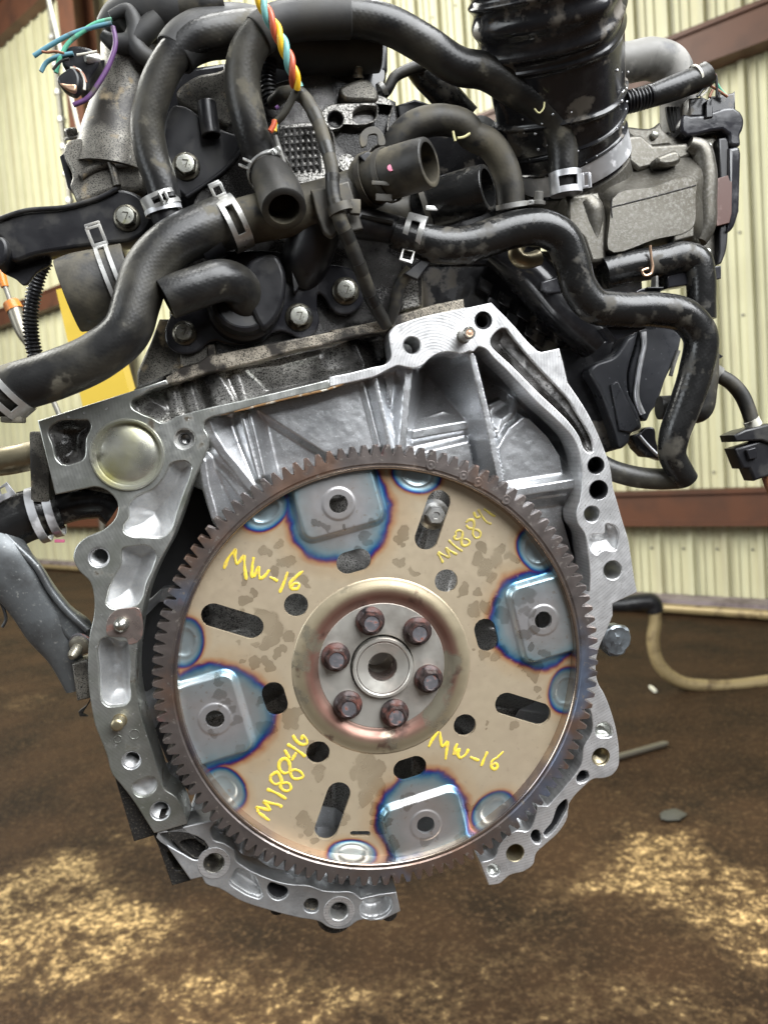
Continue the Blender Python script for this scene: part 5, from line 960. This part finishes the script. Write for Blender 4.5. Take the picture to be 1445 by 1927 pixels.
# plug on top with its cut wires
PG = thing('wiring_plug', 'black electrical plug with cut wires on top of the throttle body', 'connector', (1345, 250, -120))
part(PG, 'lower_housing', prism(T('f', '800 880 820 850 870 860 1240 830 1265 880 1255 970 1240 1000 1240 1080 1160 1075 1150 1000 800 985'), -170, -105, (), 6), M['oilblack']); part(PG, 'upper_housing', prism(T('f', '855 730! 960 720! 1000 740! 1020 715! 1180 690! 1200 675! 1205 860! 860 870!'), -165, -110, (), 4), M['wetblack'])
part(PG, 'key_rib', prism(T('f', '985 750! 1030 730! 1035 870! 980 880!'), -112, -100, (), 2), M['wetblack'])
CD = thing('wiring_conduit', 'black conduit pointing up right from the duct with cut wire ends', 'wiring', (1190, 190, -100))
part(CD, 'corrugated_end', ribbed(*path(cpath('f', '380 765 480 740 580 710', [-104, -100], 19)), 7, 2), M['black']); part(CD, 'smooth_sleeve', tube(cpath('f', '560 720 700 670 850 615 960 570 1000 540', [-100, -92], [20, 23, 23, 22]), 20, wall=4, cap=False), M['rubber']); part(CD, 'tape_ring', band(V(1308, 145, -92), V(1320, 138, -92)-V(1300, 148, -92), 22, 5, 1), M['w_white'])
for j, (m, s) in enumerate((('w_green', '1000 570 1050 610 1090 670 1130 710'), ('w_brown', '985 625 1050 660 1110 700 1140 720'), ('w_black', '1020 530 1050 560 1060 640 1060 720'), ('w_red', '1020 540 1045 560 1040 580'), ('w_white', '1000 640 980 680 940 720'), ('w_brown', '1030 670 1015 700 1005 725'), ('w_black', '970 650 940 690 915 720'), ('w_black', '1080 690 1075 715 1072 730'))):
    part(CD, 'wire', tube([(p[0], p[1], -100+j*2, 2.6) for p in T('f', s)], 8), M[m])
for j in range(4): part(CD, 'tail_wire', tube([(p[0], p[1], -135+j*3, 4) for p in T('f', '%d 800 %d 880 %d 980' % (690+j*26, 700+j*24, 730+j*16))], 8), M['w_black'])

# ------------------------------------------------------------------ black manifold and covers at the right
MF = thing('intake_manifold', 'shadowed black plastic intake manifold with raised ribs behind the right flange', 'manifold', (980, 560, -300))
part(MF, 'upper_body', prism(T('P', '700 215! 800 190! 890 215! 970 250! 1020 320! 1020 500! 760 500!'), -420, -250, (), 12), M['wetblack'])
part(MF, 'body', prism(T('P', '790 480! 960 470! 1110 470! 1210 520! 1210 660! 1130 850! 1000 800! 800 620!'), -420, -260, (), 12), M['wetblack'])
for r_ in range(3):
    for k in range(5): x, y = 905+k*36+r_*14, 520+k*26+r_*36; part(MF, 'rib_block', prism([(x, y, True), (x+24, y+14, True), (x+18, y+36, True), (x-6, y+22, True)], -262, -236, (), 4), M['wetblack'])
part(MF, 'runner', tube([(930, 470, -200, 30), (1000, 520, -190, 44), (1060, 590, -180, 40), (1120, 640, -190, 40)], 24), M['wetblack']); part(MF, 'plug_block', prism(T('e', '310 440! 430 400! 480 460! 490 520! 350 530! 310 500!'), -190, -130, (), 4), M['oilblack'])
part(MF, 'sensor_plug', prism(T('i', '640 60! 760 20! 880 60! 860 120! 760 140! 690 200! 680 260! 570 230! 600 180! 660 150!'), -130, -80, (), 4), M['black']); part(MF, 'rubber_cap', lathe([(38, -20), (38, 0), (34, 8), (20, 12), (.01, 13)], V(912, 250, -120), (.3, .4, 1), 28), M['arm']); part(MF, 'plug_face', prism(T('i', '570 215! 640 170! 700 195! 650 260! 600 270!'), -90, -66, (), 3), M['black'])
PC = thing('plastic_shield', 'dark grey plastic shield with a pale seam right of the block flange', 'shield', (1200, 840, -180))
part(PC, 'side_wall', prism(T('e', '455 940! 870 870! 830 1080! 700 1080 740 1250 900 1640 905 1700! 800 1730! 500 1200!'), -330, -210, (), 6), M['wetblack'])
part(PC, 'front_panel', prism(T('e', '680 1100 720 1060 860 1000 960 860! 1050 800! 1020 920 965 1130 970 1260 1060 1470 1070 1540 990 1590 975 1650 905 1700 880 1620 750 1260'), -230, -170, (), 7), M['ppanel']); part(PC, 'panel_inset', prism(T('e', '835 1215! 890 1185! 1050 1520! 990 1580! 900 1560!'), -172, -163, (), 3), M['ppanel'])
part(PC, 'rear_panel', prism(T('e', '1050 810! 1160 780 1300 790 1370 850! 1340 1000! 1250 1170 1190 1360! 1140 1420 1100 1490 1060 1470 975 1260 975 1130 1030 930'), -230, -185, (), 4), M['ppanel'])
part(PC, 'seam', tube([(p[0], p[1], -178, r) for p, r in zip(T('e', '1080 820 1085 920 1062 1030 1040 1150 1030 1330 1070 1440'), (6, 5, 5, 5, 6, 7))], 10), M['bandal']); part(PC, 'edge_trim', tube([(p[0], p[1], -182, 4) for p in T('e', '1345 960 1310 1060 1285 1150')], 8), M['greyrub']); part(PC, 'foot', prism(T('e', '985 1600! 1050 1580 1100 1540 1160 1540 1180 1640 1230 1790! 1180 1770! 1100 1760! 1040 1700!'), -230, -190, (), 4), M['wetblack']); part(PC, 'foot_edge', tube([(p[0], p[1], -188, 3.5) for p in T('e', '1050 1600 1110 1670 1190 1750')], 8), M['bandal'])
part(PC, 'upper_panel', prism(T('e', '770 470! 830 420 1000 340 1070 400! 1075 490! 1000 540 780 520!'), -160, -120, (), 3), M['ppanel']); part(PC, 'label_sheet', prism(T('e', '790 490 900 440 1050 415! 1070 480! 990 540! 800 525!'), -121, -117, (), 1), M['bandal'])
HC = thing('hose_bracket', 'black plastic hose bracket gripping the long hose at right', 'bracket', (1230, 580, -50))
part(HC, 'upper_jaw', prism(T('g', '150 460! 200 415 270 395! 385 395! 340 470!'), -50, -8, (), 2), M['oilblack']); part(HC, 'upper_plate', prism(T('g', '268 393! 385 393! 385 404! 268 404!'), -30, 2, (), 1), M['black']); part(HC, 'lower_jaw', prism(T('g', '-40 690! 230 640! 340 640! 390 680! 280 690! 200 720! 40 790!'), -60, -14, (), 2), M['oilblack']); part(HC, 'stem', prism(T('g', '330 310! 345 310! 350 400! 325 400!'), -40, -20, (), 1), M['greyrub'])
part(HC, 'cross_block', prism(T('g', '410 300! 600 250! 605 370! 420 400!'), -110, -70, (), 3), M['oilblack']); part(HC, 'side_tab', prism(T('g', '720 245! 812 235! 812 330! 720 345!'), -90, -70, (), 2), M['oilblack']); part(HC, 'foil_tag', prism(T('g', '310 85! 480 70! 525 95! 420 145! 320 140!'), -150, -140, (), 1), M['bandal'])
RC = thing('hanging_connector', 'black connector on a thin wrapped cable hanging at the right edge', 'connector', (1420, 860, -60))
part(RC, 'cable', tube(cpath('g', '740 1010 800 1050 880 1100 960 1190 1010 1300 1040 1400', [-80, -70, -60], [12.5, 13.5, 14, 13])), M['dusty']); part(RC, 'collar', tube(cpath('g', '738 1015 790 1045', -80, [17, 16])), M['greyrub']); part(RC, 'white_band', tube(cpath('g', '1030 1375 1055 1425', -60, [15, 15])), M['w_white'])
part(RC, 'upper_cap', prism(T('g', '905 1490! 990 1450! 1200 1400! 1200 1560! 1110 1530! 920 1540!'), -90, -36, (), 4), M['black']); part(RC, 'body', prism(T('g', '910 1590! 1100 1530! 1200 1540! 1200 1780! 1060 1830! 1020 1740! 970 1740!'), -85, -44, (), 5), M['black']); part(RC, 'latch', prism(T('g', '1000 1600! 1070 1580! 1080 1660! 1020 1670!'), -46, -36, (), 2), M['wetblack']); part(RC, 'tail', tube(cpath('g', '1140 1790 1180 1900 1230 1980', -66, 8)), M['w_brown'])
part(RC, 'broken_bracket', prism(T('g', '730 900! 745 870! 760 800! 785 815! 770 870! 830 905! 780 940! 740 1010! 725 960!'), -100, -84, (), 2), M['black'])

# ------------------------------------------------------------------ harnesses
HN = thing('wrapped_harness', 'tape wrapped harness running down through the grey clip to the deck', 'cable', (735, 610, -30))
hp = cpath('B', '330 560 390 510 470 510 550 610 610 770 650 930', [-20, 20, 40, 62, 76], 13)+cpath('E', '655 180 690 320 760 480 820 640 880 790 950 905', [78, 78, 58, 32, 0, -24], [13.5, 14, 13.5, 13, 12])
part(HN, 'wrapped_cable', tube(hp, 20), M['dusty']); C_, R_2 = path(hp)
for j in range(9):                             # overlapping tape turns
    i = 8+j*11
    if i < len(C_)-6: part(HN, 'tape_turn', sweep(C_[i:i+5], np.linspace(R_2[i]+1.2, R_2[i]+.1, 5), 20), M['rubber'])
part(HN, 'second_leg', tube(cpath('E', '960 890 990 800 1020 680 1080 600', [-24, -10, 10], [11, 12, 13])), M['dusty']); part(HN, 'tie_ring', band(V(640, 394, 78), V(648, 410, 78)-V(634, 370, 78), 18, 14, 3), M['dullclamp']); part(HN, 'tie_buckle', box(V(668, 390, 76), 18, 24, 14, b=2), M['dullclamp']); part(HN, 'end_clip', prism(T('E', '1080 590! 1150 530! 1200 540! 1115 655! 1040 620!'), 8, 22, (), 2), M['black'])
TW = thing('twisted_wires', 'twisted yellow, red and teal wires hanging over the arched hose at top', 'wires', (545, 170, 80))
C_, _ = path([(p[0], p[1], dd, 5) for p, dd in zip(T('B', '245 -40 290 60 350 170 400 280 440 400 462 480'), (84, 84, 80, 78, 70, 56))]); Tn, U, W_ = frames(C_); nn = np.arange(len(C_))
L_ = np.r_[0, np.cumsum(np.linalg.norm(np.diff(C_, axis=0), axis=1))]; sN = np.linspace(0, L_[-1], 110); C3 = np.stack([np.interp(sN, L_, C_[:, i]) for i in range(3)], 1); Tn, U, W_ = frames(C3)
for j, m in enumerate(('w_yellow', 'w_red', 'w_teal')):
    an = sN/74*2*np.pi+j*2.094; part(TW, 'wire', sweep(C3+U*(5.4*np.cos(an))[:, None]+W_*(5.4*np.sin(an))[:, None], np.full(110, 5.4), 10), M[m])
part(TW, 'shrink_tube', tube([(p[0], p[1], dd, 7) for p, dd in zip(T('B', '462 475 430 545 375 635 345 665'), (56, 50, 44, 40))], 12), M['rubber'])
for j, m in enumerate(('w_teal', 'w_yellow', 'w_red')): part(TW, 'wire_end', tube([(p[0], p[1], 40+3*j, 5.2) for p in T('B', '%d 655 %d 685 %d 715' % (350-j*6, 343-j*6, 330-j*8+(j == 1)*14))], 10), M[m])
part(TW, 'purple_bit', tube([(p[0], p[1], 30, 4) for p in T('B', '345 590 360 580')], 8), M['w_purple'])
CF = thing('corrugated_conduit', 'black corrugated conduit behind the arched hose', 'conduit', (508, 150, -30)); part(CF, 'conduit', ribbed(*path(cpath('B', '330 260 305 360 305 470 330 580', [-46, -40, -44], 13)), 7, 2.2), M['black'])
BT = thing('wire_boot', 'dusty black rubber boot over wires at the top left', 'boot', (270, 60, -120))
part(BT, 'boot', tube([(200, 60, -130, 24), (225, 40, -128, 36), (270, 30, -120, 50), (320, 20, -110, 52), (360, 10, -110, 48)], 24), M['sleeve']); part(BT, 'fold', tube(cpath('A', '600 90 700 60 740 150 730 230 780 300 830 330', -80, [9, 16, 18, 16]), 16), M['sleeve']); part(BT, 'fold', tube(cpath('A', '560 190 620 230 700 240 780 180 860 100', -84, [10, 18, 22, 20]), 16), M['sleeve']); part(BT, 'knob', tube([(345, 12, -20, 24), (385, 10, -10, 30), (420, 5, -10, 26)], 20), M['dusty'])
for m, s, r in (('w_green', '610 105 530 125 440 180 370 240 330 310 305 395', 4.2), ('w_blue', '610 125 500 150 380 190 270 250 185 305', 4.4), ('w_purple', '615 145 630 220 600 340 540 450 470 540 400 572', 4.6), ('w_blue', '400 290 310 310 250 345 225 390', 4.2)): part(BT, 'wire', tube([(p[0], p[1], -60, r) for p in T('A', s)], 10), M[m])
BC = thing('burnt_connector', 'broken burnt connector with bare copper at the top left wires', 'connector', (140, 150, -70))
part(BC, 'shell', prism(T('A', '340 280 380 250 450 250 520 280 540 330 490 420 470 490 440 500 400 400 340 350'), -100, -62, (), 5), M['wetblack']); part(BC, 'core', prism(T('A', '310 425 350 385 400 360 430 400 425 480 400 502 360 490'), -72, -44, (), 5), M['black']); part(BC, 'copper_face', prism(T('A', '325 450 370 455 415 460 410 498 370 490'), -50, -41, (), 3), M['copper']); part(BC, 'terminal', lathe([(9, 0), (9, 20), (6, 24), (.01, 24)], V(186, 112, -70), (-.8, -.2, .5), 12), M['zinc'])
for s in ('385 370 430 380 460 430 460 490', '400 365 450 400 470 450', '420 300 480 290 530 280', '380 320 340 330 290 380', '350 290 300 280 260 285 230 280'): part(BC, 'strand', tube([(p[0], p[1], -46, 2.6) for p in T('A', s)], 8), M[random.choice(['w_brown', 'w_white', 'w_black'])])

# ------------------------------------------------------------------ lower left: pipes, clamped hose and arm
LP = thing('steel_pipe', 'brassy steel pipe entering the left side of the block', 'pipe', (40, 865, -110)); part(LP, 'pipe', tube([(-60, 874, -120, 27), (20, 866, -118, 27), (90, 850, -116, 27)], 24), M['brass']); part(LP, 'collar', tube([(72, 852, -116, 31), (90, 848, -116, 31)], 24), M['brass'])
LH = hose('radiator_hose', 'muddy hose end with a white spring clamp at the left edge', cpath('h', '-60 620 60 560 180 510 330 470 430 440', [-110, -120, -130], [52, 50, 48, 46, 40]), 'muddy'); part(LH, 'outlet_neck', tube(cpath('h', '400 460 520 420 640 400 760 400 840 440', [-130, -150], [32, 33, 33, 38])), M['wetblack']); clamp(LH, (64, 972, -120), (84, 966, -122), 52, 15, 'bandal', None, None); clamp(LH, (96, 962, -124), (108, 959, -125), 49, 15, 'bandal', None, None); part(LH, 'clamp_tab', prism(T('h', '-20 310! 50 258! 118 345! 20 400! -20 420!'), -80, -74, [T('h', '0 310! 35 290! 55 335! 10 350!')], 1), M['bandal']); part(LH, 'paint_spot', box(V(113, 1018, -98), 18, 6, 4, b=1), M['pinkp'])
LA = thing('engine_bracket', 'grey cast bracket arm curving down from the left edge to the block', 'bracket', (60, 1150, -90))
part(LA, 'arm', tube([(p[0], p[1], dd, r) for p, dd, r in zip(T('h', '-120 740 0 840 110 960 230 1120 370 1330 470 1510 560 1760'), (-90, -88, -90, -96, -104, -110, -116), (66, 60, 50, 45, 44, 32, 20))], 28, flat=.62), M['arm']); part(LA, 'edge_rib', tube([(p[0], p[1], -74, 7) for p in T('h', '40 640 140 740 260 860 370 1040 480 1180 640 1330')], 12), M['arm']); part(LA, 'web', prism(T('h', '40 640 130 720 250 850 370 1030 480 1170 650 1330 640 1420 520 1420 380 1250 240 1020 120 830'), -120, -82, (), 8), M['arm'])
part(LA, 'foot', prism(T('h', '520 1580! 640 1540! 650 1830! 560 1850!'), -130, -80, (), 4), M['dirty']); c = V(148, 1218, -70); part(LA, 'stud', lathe([(19, -10), (19, -2), (14, 1), (10, 2), (10, 14), (8.5, 16), (9.5, 18), (8.5, 20), (9.5, 22), (8, 26), (5, 30), (.01, 30)], c, (-.25, -.45, 1), 22), M['rod']); part(LA, 'stud_washer', lathe([(22, -14), (22, -9), (12, -8)], c, (-.25, -.45, 1), 22), M['rusttop']); part(LA, 'wire', tube([(p[0], p[1], -90, 3) for p in T('h', '-10 1100 30 1180 45 1260 20 1310')], 8), M['w_black']); part(LA, 'leaf_scrap', prism(T('h', '570 1925! 640 1870! 650 1850! 600 1940! 640 1960! 580 1960!'), -120, -112, (), 1), M['grit'])
# cable beside the probe
CC = thing('corrugated_cable', 'black corrugated cable hanging beside the orange probe', 'cable', (66, 640, -330)); part(CC, 'conduit', ribbed(*path(cpath('D', '250 380 215 450 190 540 170 650 175 800 200 920 240 1100', [-330, -330], 13)), 8, 2.0), M['black'])
